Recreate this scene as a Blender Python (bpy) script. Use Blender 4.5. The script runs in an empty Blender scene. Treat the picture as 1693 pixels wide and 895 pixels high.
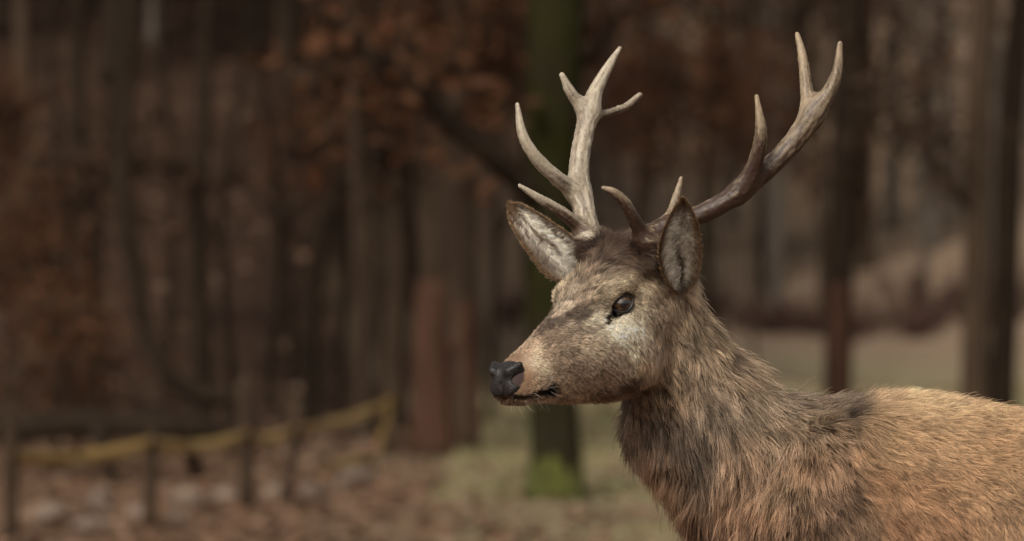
import bpy, bmesh, math, random
import numpy as np
from mathutils import Vector, kdtree

# ------------------------------------------------------------------ camera, sky, sun, exposure
scene = bpy.context.scene
COL = scene.collection
CAM_H, FPX, PW, HORY, CX = 1.5, 9000.0, 1693.0, 500.0, 846.5     # lens in photograph pixels
FOCUS = 9.03
cam_d = bpy.data.cameras.new('camera')
cam_d.sensor_width = 36.0
cam_d.lens = FPX / PW * 36.0
cam_d.clip_start = 0.1
cam_d.clip_end = 3000.0
cam_d.dof.use_dof = True
cam_d.dof.focus_distance = FOCUS
cam_d.dof.aperture_fstop = 5.0
cam_d.dof.aperture_blades = 0
cam = bpy.data.objects.new('camera', cam_d)
COL.objects.link(cam)
cam.location = (0, 0, CAM_H)
cam.rotation_euler = (math.radians(90) + math.atan((HORY - 447.5) / FPX), 0, 0)
scene.camera = cam

SUN_EL, SUN_AZ = math.radians(44), math.radians(206)      # azimuth measured from +Y clockwise
world = bpy.data.worlds.new('World')
scene.world = world
world.use_nodes = True
wn = world.node_tree
wn.nodes.clear()
sky = wn.nodes.new('ShaderNodeTexSky')
sky.sky_type = 'NISHITA'
sky.sun_disc = False
sky.sun_elevation = SUN_EL
sky.sun_rotation = SUN_AZ
sky.air_density = 0.6
sky.dust_density = 4.0
sky.ozone_density = 0.3
hs = wn.nodes.new('ShaderNodeHueSaturation')
hs.inputs['Saturation'].default_value = 0.05              # thin grey overcast
bg = wn.nodes.new('ShaderNodeBackground')
bg.inputs['Strength'].default_value = 0.085
wo = wn.nodes.new('ShaderNodeOutputWorld')
wn.links.new(sky.outputs[0], hs.inputs['Color'])
wn.links.new(hs.outputs[0], bg.inputs['Color'])
wn.links.new(bg.outputs[0], wo.inputs['Surface'])

sun_d = bpy.data.lights.new('sun', 'SUN')
sun_d.energy = 1.5
sun_d.angle = math.radians(13)
sun_d.color = (1.0, 0.93, 0.82)
sun = bpy.data.objects.new('sun', sun_d)
COL.objects.link(sun)
sdir = Vector((math.sin(SUN_AZ) * math.cos(SUN_EL), math.cos(SUN_AZ) * math.cos(SUN_EL), math.sin(SUN_EL)))
sun.rotation_euler = sdir.to_track_quat('Z', 'Y').to_euler()
sun.location = (0, 0, 60)

scene.view_settings.view_transform = 'Standard'
scene.view_settings.look = 'None'
scene.view_settings.gamma = 1.0
scene.view_settings.use_curve_mapping = False
scene.view_settings.exposure = 0.80
scene.render.engine = 'CYCLES'
scene.cycles.use_denoising = True
scene.cycles.denoising_input_passes = 'RGB_ALBEDO_NORMAL'
scene.cycles.denoising_prefilter = 'ACCURATE'
scene.cycles.max_bounces = 8
scene.cycles.diffuse_bounces = 3
scene.cycles.transmission_bounces = 4
scene.cycles.transparent_max_bounces = 8

# ------------------------------------------------------------------ helpers
rng = np.random.default_rng(7)
random.seed(7)
F32 = np.float32

def P(px, py, dy=0.0, base=9.0):
    Y = base + dy
    return np.array([(px - CX) / FPX * Y, Y, CAM_H - (py - HORY) / FPX * Y])

def pix(p):
    return np.stack([CX + p[:, 0] / p[:, 1] * FPX, HORY - (p[:, 2] - CAM_H) / p[:, 1] * FPX], 1)

def lin(c):
    c = np.asarray(c, float) / 255.0
    return np.where(c <= 0.04045, c / 12.92, ((c + 0.055) / 1.055) ** 2.4)

def norm(a):
    return a / np.maximum(np.linalg.norm(a, axis=-1, keepdims=True), 1e-9)

def sstep(a, b, x):
    t = np.clip((x - a) / (b - a), 0, 1)
    return t * t * (3 - 2 * t)

def smin(a, b, k):
    h = np.maximum(k - np.abs(a - b), 0) / k
    return np.minimum(a, b) - h * h * k * 0.25

def smax(a, b, k):
    return -smin(-a, -b, k)

def _hash(ix, iy, iz, seed):
    h = (ix.astype(np.int64) * 374761393 + iy.astype(np.int64) * 668265263 + iz.astype(np.int64) * 2147483647 + seed * 1274126177) & 0xFFFFFFFF
    h = ((h ^ (h >> 13)) * 1274126177) & 0xFFFFFFFF
    h = (h ^ (h >> 16)) & 0xFFFFFF
    return h / float(0xFFFFFF)

def vnoise(p, scale, seed=0):
    q = np.asarray(p, float) * scale + 1000.0
    i = np.floor(q).astype(np.int64)
    f = q - i
    f = f * f * (3 - 2 * f)
    r = 0
    for dx in (0, 1):
        for dy in (0, 1):
            for dz in (0, 1):
                w = (f[:, 0] if dx else 1 - f[:, 0]) * (f[:, 1] if dy else 1 - f[:, 1]) * (f[:, 2] if dz else 1 - f[:, 2])
                r = r + w * _hash(i[:, 0] + dx, i[:, 1] + dy, i[:, 2] + dz, seed)
    return r

def shepard(ctrl, q, power=3.0, soft=14.0):
    """values at scattered 2D points spread smoothly between them"""
    ctrl = np.asarray(ctrl, float)
    xy, val = ctrl[:, :2], ctrl[:, 2:]
    out = np.empty((len(q), val.shape[1]))
    xc = (xy - 1200.0).astype(F32)
    val = val.astype(F32)
    for a in range(0, len(q), 60000):
        p = (q[a:a + 60000] - 1200.0).astype(F32)
        d2 = np.maximum((p * p).sum(1)[:, None] + (xc * xc).sum(1)[None] - 2 * p @ xc.T, 0) + F32(soft * soft)
        w = np.exp(np.log(d2) * F32(-power / 2) + F32(6.0))
        out[a:a + 60000] = (w @ val) / w.sum(1, keepdims=True)
    return out

def surface_nets(fn, lo, hi, h):
    lo = np.asarray(lo, float); hi = np.asarray(hi, float)
    n = np.ceil((hi - lo) / h).astype(int) + 1
    ax = [lo[k] + h * np.arange(n[k]) for k in range(3)]
    G = np.empty(n, F32)
    for a in range(0, n[0], 24):
        X, Y, Z = np.meshgrid(ax[0][a:a + 24], ax[1], ax[2], indexing='ij')
        G[a:a + 24] = fn(np.stack([X.ravel(), Y.ravel(), Z.ravel()], 1).astype(F32)).reshape(X.shape)
    return nets_from_grid(G, lo, h)

def nets_from_grid(G, lo, h):
    n = np.array(G.shape)
    ins = G < 0
    c = n - 1
    S = np.zeros(c, int)
    for dx in (0, 1):
        for dy in (0, 1):
            for dz in (0, 1):
                S += ins[dx:dx + c[0], dy:dy + c[1], dz:dz + c[2]]
    act = (S > 0) & (S < 8)
    idx = -np.ones(c, int)
    cells = np.argwhere(act)
    idx[act] = np.arange(len(cells))
    pos = np.zeros((len(cells), 3)); cnt = np.zeros(len(cells))
    corners = [(a, b, d) for a in (0, 1) for b in (0, 1) for d in (0, 1)]
    for A in corners:
        for k in range(3):
            if A[k]:
                continue
            B = list(A); B[k] = 1
            va = G[cells[:, 0] + A[0], cells[:, 1] + A[1], cells[:, 2] + A[2]]
            vb = G[cells[:, 0] + B[0], cells[:, 1] + B[1], cells[:, 2] + B[2]]
            m = (va < 0) != (vb < 0)
            t = va[m] / (va[m] - vb[m])
            pp = np.tile(np.array(A, float), (m.sum(), 1))
            pp[:, k] += t
            pos[m] += pp; cnt[m] += 1
    V = lo + h * (cells + pos / cnt[:, None])
    faces = []
    for k in range(3):
        a = [slice(None)] * 3; b = [slice(None)] * 3
        a[k] = slice(0, n[k] - 1); b[k] = slice(1, n[k])
        va, vb = ins[tuple(a)], ins[tuple(b)]
        e = np.argwhere(va != vb)
        i, j = [(1, 2), (2, 0), (0, 1)][k]
        ok = (e[:, i] > 0) & (e[:, j] > 0) & (e[:, i] < c[i]) & (e[:, j] < c[j])
        e = e[ok]
        flip = ~va[e[:, 0], e[:, 1], e[:, 2]]
        def at(di, dj):
            q = e.copy(); q[:, i] += di; q[:, j] += dj
            return idx[q[:, 0], q[:, 1], q[:, 2]]
        q = np.stack([at(-1, -1), at(0, -1), at(0, 0), at(-1, 0)], 1)
        q[flip] = q[flip][:, ::-1]
        faces.append(q)
    return V, np.concatenate(faces)

def grad(fn, p, e=0.002):
    g = np.empty((len(p), 3))
    for k in range(3):
        d = np.zeros(3); d[k] = e
        g[:, k] = fn(p + d) - fn(p - d)
    return norm(g)

def project_to(fn, V, it=2, e=0.002):
    for _ in range(it):
        g = np.empty((len(V), 3))
        for k in range(3):
            d = np.zeros(3); d[k] = e
            g[:, k] = (fn(V + d) - fn(V - d)) / (2 * e)
        V = V - fn(V)[:, None] * g / np.maximum((g * g).sum(1, keepdims=True), 0.05)
    return V

def seg_sd(p, a, b, ra, rb):
    """rounded cone (approximate)"""
    a = np.asarray(a, float); b = np.asarray(b, float)
    ab = b - a
    t = np.clip(((p - a) @ ab) / max(ab @ ab, 1e-12), 0, 1)
    return np.linalg.norm(p - a - t[:, None] * ab, axis=1) - (ra + (rb - ra) * t)

def make_obj(name, V, Fc, mat=None, parent=None, smooth=True, origin=(0, 0, 0)):
    me = bpy.data.meshes.new(name)
    V = np.asarray(V, float) - np.asarray(origin, float)
    me.from_pydata(V.tolist(), [], Fc if isinstance(Fc, list) else np.asarray(Fc).tolist())
    me.update()
    if smooth:
        me.polygons.foreach_set('use_smooth', np.ones(len(me.polygons), bool))
    if mat:
        me.materials.append(mat)
    o = bpy.data.objects.new(name, me)
    COL.objects.link(o)
    if parent:
        o.parent = parent
    return o

def empty(name, loc, label=None, cat=None, group=None):
    o = bpy.data.objects.new(name, None)
    o.empty_display_size = 0.2
    COL.objects.link(o)
    o.location = loc
    tag(o, label, cat, group)
    return o

def tag(o, label=None, cat=None, group=None, kind=None):
    if label: o['label'] = label
    if cat: o['category'] = cat
    if group: o['group'] = group
    if kind: o['kind'] = kind
    return o

def set_colors(o, name, rgb):
    a = o.data.attributes.new(name, 'FLOAT_COLOR', 'POINT')
    c = np.ones((len(rgb), 4), F32); c[:, :3] = rgb
    a.data.foreach_set('color', c.ravel())

class Mat:
    """small node-material builder"""
    def __init__(self, name):
        self.m = bpy.data.materials.new(name); self.m.use_nodes = True
        self.t = self.m.node_tree; self.b = self.t.nodes['Principled BSDF']
    def n(self, kind, **kw):
        o = self.t.nodes.new(kind)
        for k, v in kw.items():
            if k in o.inputs.keys():
                o.inputs[k].default_value = v
            else:
                setattr(o, k, v)
        return o
    def l(self, a, b):
        self.t.links.new(a, b)
    def ramp(self, fac, stops):
        r = self.n('ShaderNodeValToRGB')
        e = r.color_ramp.elements
        while len(e) < len(stops):
            e.new(0.5)
        for q, (p, c) in zip(e, stops):
            q.position = p; q.color = (*c, 1)
        self.l(fac, r.inputs[0])
        return r.outputs[0]
    def noise(self, scale, detail=4, rough=0.6, coord='Object', stretch=None):
        tc = self.n('ShaderNodeTexCoord')
        src = tc.outputs[coord]
        if stretch:
            mp = self.n('ShaderNodeMapping'); mp.inputs['Scale'].default_value = stretch
            self.l(src, mp.inputs[0]); src = mp.outputs[0]
        nz = self.n('ShaderNodeTexNoise'); nz.inputs['Scale'].default_value = scale
        nz.inputs['Detail'].default_value = detail; nz.inputs['Roughness'].default_value = rough
        self.l(src, nz.inputs['Vector'])
        return nz.outputs[0]
    def mix(self, fac, a, b, mode='MIX'):
        x = self.n('ShaderNodeMix', data_type='RGBA', blend_type=mode)
        for sock, v in ((x.inputs[0], fac), (x.inputs[6], a), (x.inputs[7], b)):
            if hasattr(v, 'links'): self.l(v, sock)
            elif isinstance(v, (tuple, list)): sock.default_value = (*v, 1)
            else: sock.default_value = v
        return x.outputs[2]
    def bump(self, h, strength=0.3, dist=0.01):
        b = self.n('ShaderNodeBump'); b.inputs['Strength'].default_value = strength; b.inputs['Distance'].default_value = dist
        self.l(h, b.inputs['Height']); self.l(b.outputs[0], self.b.inputs['Normal'])
    def color(self, c):
        if hasattr(c, 'links'): self.l(c, self.b.inputs['Base Color'])
        else: self.b.inputs['Base Color'].default_value = (*c, 1)
    def rough(self, r):
        if hasattr(r, 'links'): self.l(r, self.b.inputs['Roughness'])
        else: self.b.inputs['Roughness'].default_value = r

#<<BG
# ------------------------------------------------------------------ ground and wood
def smooth1(a, b, x):
    t = min(1, max(0, (x - a) / (b - a)))
    return t * t * (3 - 2 * t)

def ground_z(x, y):
    x = np.asarray(x, float); y = np.asarray(y, float)
    rt = sstep(-0.045, 0.03, x / np.maximum(y, 20))
    y0 = 60 + 102 * rt
    rise = np.maximum(y - y0, 0)
    z = 0.25 * rise * rise / (rise + 14) + rt * 0.9 * sstep(80, 165, y) * (1 + 0.35 * np.sin(x * 0.45 + 0.8))
    und = 0.05 * np.sin(x * 0.9 + 1.3) * np.sin(y * 0.31) + 0.04 * np.sin(x * 0.37 - y * 0.17)
    return z + und * sstep(16, 30, y) * 1.0

def gz(x, y):
    return float(ground_z(x, y))

def W(px, Y):
    return (px - CX) / FPX * Y

xs = np.r_[np.linspace(-300, -34, 14), np.linspace(-30, 30, 81), np.linspace(34, 300, 14)]
ys = np.r_[np.linspace(-120, 4, 12), np.linspace(8, 130, 123), np.linspace(134, 460, 50)]
X, Yg = np.meshgrid(xs, ys, indexing='ij')
GV = np.stack([X.ravel(), Yg.ravel(), ground_z(X, Yg).ravel()], 1)
nx, ny = len(xs), len(ys)
ii, jj = np.meshgrid(np.arange(nx - 1), np.arange(ny - 1), indexing='ij')
GF = np.stack([ii * ny + jj, (ii + 1) * ny + jj, (ii + 1) * ny + jj + 1, ii * ny + jj + 1], -1).reshape(-1, 4)
m = Mat('forest_floor')
at = m.n('ShaderNodeAttribute', attribute_name='cover'); sp = m.n('ShaderNodeSeparateColor'); m.l(at.outputs['Color'], sp.inputs[0])
litter = m.ramp(m.noise(1.1, 8, 0.75), [(0.25, (0.062, 0.034, 0.020)), (0.5, (0.130, 0.074, 0.044)), (0.78, (0.205, 0.128, 0.080))])
shaded_floor = m.ramp(m.noise(0.9, 8, 0.75), [(0.25, (0.017, 0.0097, 0.006)), (0.5, (0.037, 0.021, 0.0135)), (0.78, (0.066, 0.039, 0.025))])  # dimness of the left wood put into the floor colour
drygr = m.ramp(m.noise(0.8, 8, 0.7), [(0.3, (0.165, 0.110, 0.072)), (0.7, (0.30, 0.215, 0.148))])
grassc = m.ramp(m.noise(2.3, 6, 0.7), [(0.3, (0.17, 0.15, 0.080)), (0.7, (0.30, 0.258, 0.155))])
c = m.mix(sp.outputs[0], litter, shaded_floor); c = m.mix(sp.outputs[1], c, drygr)
gn = m.ramp(m.noise(0.30, 5, 0.6), [(0.34, (0.15, 0.15, 0.15)), (0.58, (1, 1, 1))])
c = m.mix(m.mix(1.0, sp.outputs[2], gn, 'MULTIPLY'), c, grassc)
m.color(c); m.rough(0.95); m.bump(m.noise(9, 6, 0.7), 0.8, 0.06)
m.b.inputs['Specular IOR Level'].default_value = 0.04
ground = tag(make_obj('ground', GV, GF, m.m), kind='structure')
tt = GV[:, 0] / np.maximum(GV[:, 1], 12.0)
rt = sstep(-0.03, 0.012, tt + 0.01 * np.sin(GV[:, 1] * 0.4))
hill = sstep(1.2, 3.5, GV[:, 2])
set_colors(ground, 'cover', np.stack([np.clip(sstep(44, 60, GV[:, 1]) * (1 - rt), 0, 1), rt * sstep(34, 60, GV[:, 1]), rt * (1 - sstep(98, 134, GV[:, 1] + 6 * np.sin(GV[:, 0] * 0.8))) * sstep(8, 20, GV[:, 1])], 1))

def bark(name, lo_c, hi_c, moss=None, scale=7):
    m = Mat(name)
    c = m.ramp(m.noise(scale, 6, 0.7, stretch=(1, 1, 0.22)), [(0.3, lo_c), (0.7, hi_c)])
    if moss:
        c = m.mix(m.ramp(m.noise(1.3, 4), [(0.40, (0, 0, 0)), (0.62, (1, 1, 1))]), c, moss)
    m.color(c); m.rough(0.9); m.bump(m.noise(scale * 2, 6, 0.7, stretch=(1, 1, 0.2)), 0.9, 0.03)
    m.b.inputs['Specular IOR Level'].default_value = 0.04
    return m.m
B_DARK = bark('dark_bark', (0.012, 0.008, 0.005), (0.034, 0.023, 0.015))
B_MOSSY = bark('mossy_bark', (0.012, 0.009, 0.006), (0.040, 0.030, 0.019), (0.016, 0.016, 0.005))
B_GREY = bark('grey_bark', (0.062, 0.048, 0.037), (0.17, 0.137, 0.108))
B_MID = bark('mid_bark', (0.040, 0.031, 0.024), (0.105, 0.082, 0.062))
B_OAK = bark('oak_bark', (0.008, 0.0065, 0.004), (0.032, 0.025, 0.014), (0.018, 0.017, 0.004))
B_RUST = bark('rust_bark', (0.034, 0.017, 0.011), (0.085, 0.042, 0.027))
B_BROWN = bark('brown_bark', (0.030, 0.019, 0.012), (0.076, 0.050, 0.033))
m = Mat('moss'); m.color(m.ramp(m.noise(14, 6, 0.7), [(0.3, (0.034, 0.036, 0.004)), (0.7, (0.092, 0.094, 0.010))])); m.rough(1.0); m.bump(m.noise(60, 5), 0.9, 0.02)
M_MOSS = m.m

def leafmat(name, cols):
    m = Mat(name)
    oi = m.n('ShaderNodeNewGeometry')
    m.color(m.ramp(oi.outputs['Random Per Island'], [(k / max(1, len(cols) - 1), c) for k, c in enumerate(cols)]))
    m.rough(0.75); m.b.inputs['Specular IOR Level'].default_value = 0.04
    return m.m
L_RUST = leafmat('rust_leaves', [(0.042, 0.017, 0.009), (0.080, 0.031, 0.014), (0.055, 0.027, 0.015), (0.105, 0.046, 0.022)])
L_BROWN = leafmat('brown_leaves', [(0.028, 0.016, 0.010), (0.054, 0.030, 0.018), (0.038, 0.022, 0.014), (0.080, 0.043, 0.026)])
L_LITTER = leafmat('fallen_leaves', [(0.085, 0.048, 0.029), (0.17, 0.105, 0.068), (0.125, 0.062, 0.034), (0.21, 0.14, 0.095), (0.15, 0.092, 0.058)])
L_GRASS = leafmat('grass_blades', [(0.12, 0.12, 0.045), (0.20, 0.185, 0.085), (0.30, 0.25, 0.145), (0.16, 0.15, 0.06)])
L_TWIG = leafmat('twigs', [(0.030, 0.020, 0.013), (0.060, 0.041, 0.028)])

def tube(path, radii, sides=10, seed=0, rough=0.06):
    path = np.asarray(path, float); n = len(path)
    tan = norm(np.gradient(path, axis=0))
    ref = np.array([1.0, 0.15, 0.1])
    V = []
    for i in range(n):
        a = norm(np.cross(tan[i], ref)); b = np.cross(tan[i], a)
        for k in range(sides):
            th = 2 * math.pi * k / sides
            w = 1 + rough * math.sin(3 * th + seed + i * 0.35) + rough * 0.7 * math.sin(5 * th - seed * 2 + i * 0.8)
            V.append(path[i] + (a * math.cos(th) + b * math.sin(th)) * radii[i] * w)
    F = [[i * sides + k, i * sides + (k + 1) % sides, (i + 1) * sides + (k + 1) % sides, (i + 1) * sides + k] for i in range(n - 1) for k in range(sides)]
    V.append(path[-1] + tan[-1] * radii[-1]); F += [[(n - 1) * sides + k, (n - 1) * sides + (k + 1) % sides, n * sides] for k in range(sides)]
    V.append(path[0]); F += [[(k + 1) % sides, k, n * sides + 1] for k in range(sides)]
    return np.array(V), F

def merge(parts):
    V, F, o = [], [], 0
    for v, f in parts:
        V.append(v); F += [[i + o for i in q] for q in f]; o += len(v)
    return np.concatenate(V), F

def leaves(centres, size, rs, flat=0.0):
    """one small bent leaf (two faces folded on the midrib) per centre"""
    n = len(centres)
    d = norm(rs.normal(size=(n, 3)) * [1, 1, 1 - flat]); u = norm(np.cross(d, rs.normal(size=(n, 3)) * [1 - flat, 1 - flat, 1] + [0, 0, 1e-3]))
    w = np.cross(d, u)
    s = size * np.exp(rs.normal(size=(n, 1)) * 0.3)
    V = np.stack([centres - d * s, centres + u * s * 0.5 + w * s * 0.14, centres + d * s, centres - u * s * 0.5 + w * s * 0.14], 1)
    F = (np.arange(n)[:, None] * 4 + np.array([[0, 1, 2, 3]])).tolist()
    Ft = []
    for q in F:
        Ft.append([q[0], q[1], q[2]]); Ft.append([q[0], q[2], q[3]])
    return V.reshape(-1, 3), Ft

def blades(p, q, r):
    """thin twigs as three-sided slivers from p to q"""
    d = norm(q - p); a = norm(np.cross(d, [0.31, 0.2, 0.93])); b = np.cross(d, a)
    n = len(p)
    V = np.stack([p + a * r, p - a * 0.5 * r + b * 0.87 * r, p - a * 0.5 * r - b * 0.87 * r, q], 1).reshape(-1, 3)
    F = []
    for i in range(n):
        o = i * 4
        F += [[o, o + 1, o + 3], [o + 1, o + 2, o + 3], [o + 2, o, o + 3]]
    return V, F

def limb_path(p0, dirv, length, rs, n=7, up=0.25, wob=0.35):
    pts = [np.array(p0, float)]; d = norm(np.array(dirv, float))
    for i in range(n - 1):
        d = norm(d + rs.normal(size=3) * wob * 0.35 + np.array([0, 0, up * 0.2]))
        pts.append(pts[-1] + d * length / (n - 1))
    return np.array(pts)

def crown_on(limbs, rs, nleaf, lsize, ntwig, spread=0.55):
    """twigs along the limbs and clumps of leaves on the twigs (object-space points)"""
    base, dirs = [], []
    for L in limbs:
        t = rs.random(ntwig) ** 0.7 * (len(L) - 1.001); i = t.astype(int); f = (t - i)[:, None]
        base.append(L[i] * (1 - f) + L[i + 1] * f)
    base = np.concatenate(base)
    d = norm(rs.normal(size=base.shape) + [0, 0, 0.25])
    tip = base + d * (spread * (0.5 + rs.random((len(base), 1))))
    mid = base + (tip - base) * 0.5
    tip2 = mid + norm(d + rs.normal(size=d.shape) * 0.8) * spread * 0.5
    tw = merge([blades(base, tip, 0.012), blades(mid, tip2, 0.008)])
    ends = np.concatenate([tip, tip2, mid])
    k = rs.integers(0, len(ends), nleaf)
    hot = rs.random(len(ends)) ** 2.2                       # some twigs keep many leaves, some none
    k = rs.choice(len(ends), nleaf, p=hot / hot.sum())
    c = ends[k] + rs.normal(size=(nleaf, 3)) * 0.16
    return tw, leaves(c, lsize, rs)

def top_limbs(path, rads, rs, n, zmin, reach):
    out = []
    z = path[:, 2]
    for k in range(n):
        h = zmin + (z[-1] - zmin) * (0.05 + 0.95 * rs.random())
        i = int(np.clip(np.searchsorted(z, h), 1, len(path) - 1))
        f = (h - z[i - 1]) / max(z[i] - z[i - 1], 1e-6)
        p = path[i - 1] * (1 - f) + path[i] * f
        az = rs.random() * 2 * math.pi
        el = 0.2 + 0.8 * rs.random()
        L = reach * (0.6 + 0.6 * rs.random()) * (1 - 0.45 * (h - zmin) / max(z[-1] - zmin, 1e-6))
        out.append((limb_path(p, (math.cos(az), math.sin(az), el), L, rs), rads[i] * 0.5))
    return out

def finish_tree(root, path, rads, bark_m, leaf_m, rs, extra=(), nl=9, zmin=5.0, reach=3.2, nleaf=2600, lsize=0.075, ntwig=46, twig_spread=0.55, sides=12):
    """path, radii in metres relative to the root at ground level"""
    path = np.asarray(path, float)
    tr = make_obj('trunk', *tube(path, rads, sides, rs.random() * 6), bark_m, root)
    lb = top_limbs(path, rads, rs, nl, zmin, reach)
    allp = [p for p, _ in lb]
    for p, r in lb:
        make_obj('limb', *tube(p, r * np.linspace(1, 0.2, len(p)), 6, 1, 0.03), bark_m, tr)
    for p, r in extra:
        p = np.asarray(p, float)
        make_obj('limb', *tube(p, np.asarray(r), 8, 2, 0.05), B_DARK if bark_m is B_OAK else bark_m, tr)
        allp.append(p)
    if nleaf:
        tw, lf = crown_on(allp, rs, nleaf, lsize, ntwig, twig_spread)
        cr = make_obj('crown', *lf, leaf_m, root, smooth=False)
        make_obj('twigs', *tw, L_TWIG, cr, smooth=False)['kind'] = 'stuff'
    return tr

def px_path(pts, Y, root, extend=None):
    """photo pixels with a width, standing at distance Y, made relative to the root"""
    out, rr = [], []
    for px, py, w in pts:
        out.append([W(px, Y) - root[0], 0.0, CAM_H - (py - HORY) / FPX * Y - root[2]])
        rr.append(w / 2 / FPX * Y)
    if extend:
        a, b = np.array(out[-2]), np.array(out[-1]); d = norm(b - a); r0 = rr[-1]
        nseg = 6
        for k in range(1, nseg + 1):
            out.append(list(b + d * extend * k / nseg + [0.12 * math.sin(k * 1.7 + px), 0.15 * math.sin(k), 0])); rr.append(r0 * (1 - 0.75 * k / nseg))
    return np.array(out), np.array(rr)

def densify(path, rads, per=4):
    c = []
    P4 = np.column_stack([path, rads])
    p = np.vstack([2 * P4[0] - P4[1], P4, 2 * P4[-1] - P4[-2]])
    for i in range(1, len(p) - 2):
        for t in np.linspace(0, 1, per, endpoint=False):
            a, b, c_, d = p[i - 1:i + 3]
            c.append(0.5 * (2 * b + (c_ - a) * t + (2 * a - 5 * b + 4 * c_ - d) * t ** 2 + (3 * b - a - 3 * c_ + d) * t ** 3))
    c.append(P4[-1])
    c = np.array(c)
    return c[:, :3], np.maximum(c[:, 3], 0.01)

def px_tree(name, label, group, pts, Y, bark_m, leaf_m, seed, limbs=(), ext=9, moss=None, foot=None, **kw):
    rs = np.random.default_rng(seed)
    bx = W(pts[0][0], Y); root = np.array([bx, Y, gz(bx, Y) - 0.03])
    e = empty(name, root, label, 'tree', group)
    path, rads = px_path(pts, Y, root, ext)
    zb = path[0, 2]
    path = np.vstack([[path[0, 0], 0, 0.0], [path[0, 0], 0, 0.12], path]) if zb > 0.2 else path
    rads = np.r_[rads[0] * 1.5, rads[0] * 1.22, rads] if zb > 0.2 else rads
    path[0, 2] = 0.0
    path, rads = densify(path, rads)
    ex = []
    for L in limbs:
        lp, lr = px_path([q[:3] for q in L], Y, root)
        for k, q in enumerate(L):
            lp[k, 1] = q[3] if len(q) > 3 else -0.25 * k
        ex.append(densify(lp, lr))
    tr = finish_tree(e, path, rads, bark_m, leaf_m, rs, ex, **kw)
    if moss:
        z1 = moss
        k = path[:, 2] < z1
        pm, rm = path[k], rads[k] + 0.02
        rm = rm * (1 + 0.05 * np.sin(np.arange(len(rm)) * 2.1)); rm[-1] *= 0.96
        Vm, Fm = tube(pm, rm, 24, 3, 0.06)
        an_ = np.arctan2(Vm[:, 1], Vm[:, 0] - pm[0, 0])
        Vm[:, 2] *= 1 + 0.22 * np.sin(3 * an_ + 1.2) + 0.15 * np.sin(7 * an_) + 0.1 * np.sin(11 * an_ + 2)
        make_obj('moss', Vm, Fm, M_MOSS, tr)
    if foot:
        z1, fm, grow_ = foot
        k = path[:, 2] < z1
        make_obj('stripped_bark', *tube(path[k], rads[k] * grow_ + 0.008, 14, 3, 0.05), fm, tr)
    return e

px_tree('mossy_oak_tree', 'mossy oak trunk with bright green moss round its foot', None,
        [(921,828,92),(918,740,84),(914,600,84),(908,450,86),(908,300,92),(914,150,92),(922,0,92)], 41.5, B_OAK, L_RUST, 3,
        limbs=[[(890,330,52,-.1),(850,290,44,-.25),(800,250,40,-.4),(750,208,38,-.5),(700,160,35,-.6),(660,122,32,-.6),(600,75,25,-.7),(520,22,20,-.8)],
               [(700,160,16,-.6),(690,110,13,-.5),(640,60,10,-.5)], [(668,130,14,-.6),(600,135,11,-.5),(520,140,8,-.4)],
               [(940,130,26,.3),(990,70,20,.6),(1040,0,14,.9)]],
        moss=0.40, nl=8, zmin=3.8, reach=3.0, nleaf=1700, lsize=0.065, ntwig=26)
px_tree('oak_tree', 'slim dark tree with rust red lower trunk behind the stag', None,
        [(1386,705,46),(1386,600,44),(1388,470,46),(1398,330,52),(1402,180,50),(1406,0,52)], 66, B_DARK, L_BROWN, 4,
        limbs=[[(1402,330,26,0),(1425,280,20,-.2),(1440,180,14,-.4),(1470,60,10,-.5)]], foot=(1.80, B_RUST, 1.0), zmin=5, nleaf=1500)
px_tree('oak_tree', 'thick grey brown tree with a forked bough right of the clearing', None,
        [(1612,700,52),(1612,560,46),(1614,420,44),(1616,250,44),(1622,100,42),(1632,0,40)], 64, B_BROWN, L_BROWN, 5,
        limbs=[[(1612,350,26,0),(1575,310,22,-.3),(1530,255,20,-.5),(1480,200,16,-.6),(1420,170,12,-.7)], [(1540,265,14,-.5),(1520,200,11,-.4),(1515,120,8,-.3)]], zmin=5, nleaf=1500)
px_tree('oak_tree', 'slender dark tree growing close beside the thick grey brown tree', None,
        [(1657,690,48),(1660,560,44),(1664,420,46),(1668,250,46),(1680,100,42),(1690,0,40)], 68, B_DARK, L_BROWN, 6, zmin=5, nleaf=1500)
px_tree('beech_tree', 'brown tree with rusty stripped bark beside the broken stump', None,
        [(766,740,66),(765,600,58),(762,470,58),(758,350,60),(752,220,56),(748,80,52),(744,0,50)], 56, B_BROWN, L_BROWN, 7, foot=(1.70, B_RUST, 0.95), zmin=4.5, nleaf=1800)
px_tree('beech_tree', 'straight dark brown tree left of the broken stump', None,
        [(655,700,46),(655,560,40),(656,420,40),(650,280,38),(640,120,36),(636,0,34)], 62, B_BROWN, L_RUST, 8,
        limbs=[[(652,300,16,0),(610,258,15,-.2),(540,248,13,-.3),(470,240,10,-.4)]], zmin=4.5, nleaf=1800)
px_tree('beech_tree', 'crooked dark tree bending sideways above the fence', None,
        [(514,640,32),(512,560,30),(520,470,28),(532,400,28),(552,330,28),(585,275,26),(600,200,22),(604,90,20),(610,0,18)], 60, B_DARK, L_BROWN, 9,
        limbs=[[(585,278,18,0),(650,244,16,-.2),(740,238,12,-.4)]], zmin=4.5, nleaf=1800)
px_tree('beech_tree', 'short dark bare trunk behind the middle of the fence', None,
        [(336,640,36),(334,540,34),(328,440,30),(326,360,32),(330,290,30),(338,150,24),(345,0,22)], 58, B_DARK, L_BROWN, 10,
        limbs=[[(330,290,20,0),(280,276,18,-.2),(180,278,16,-.3),(60,268,12,-.5)]], zmin=4.5, nleaf=2200, reach=3.5)
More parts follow.
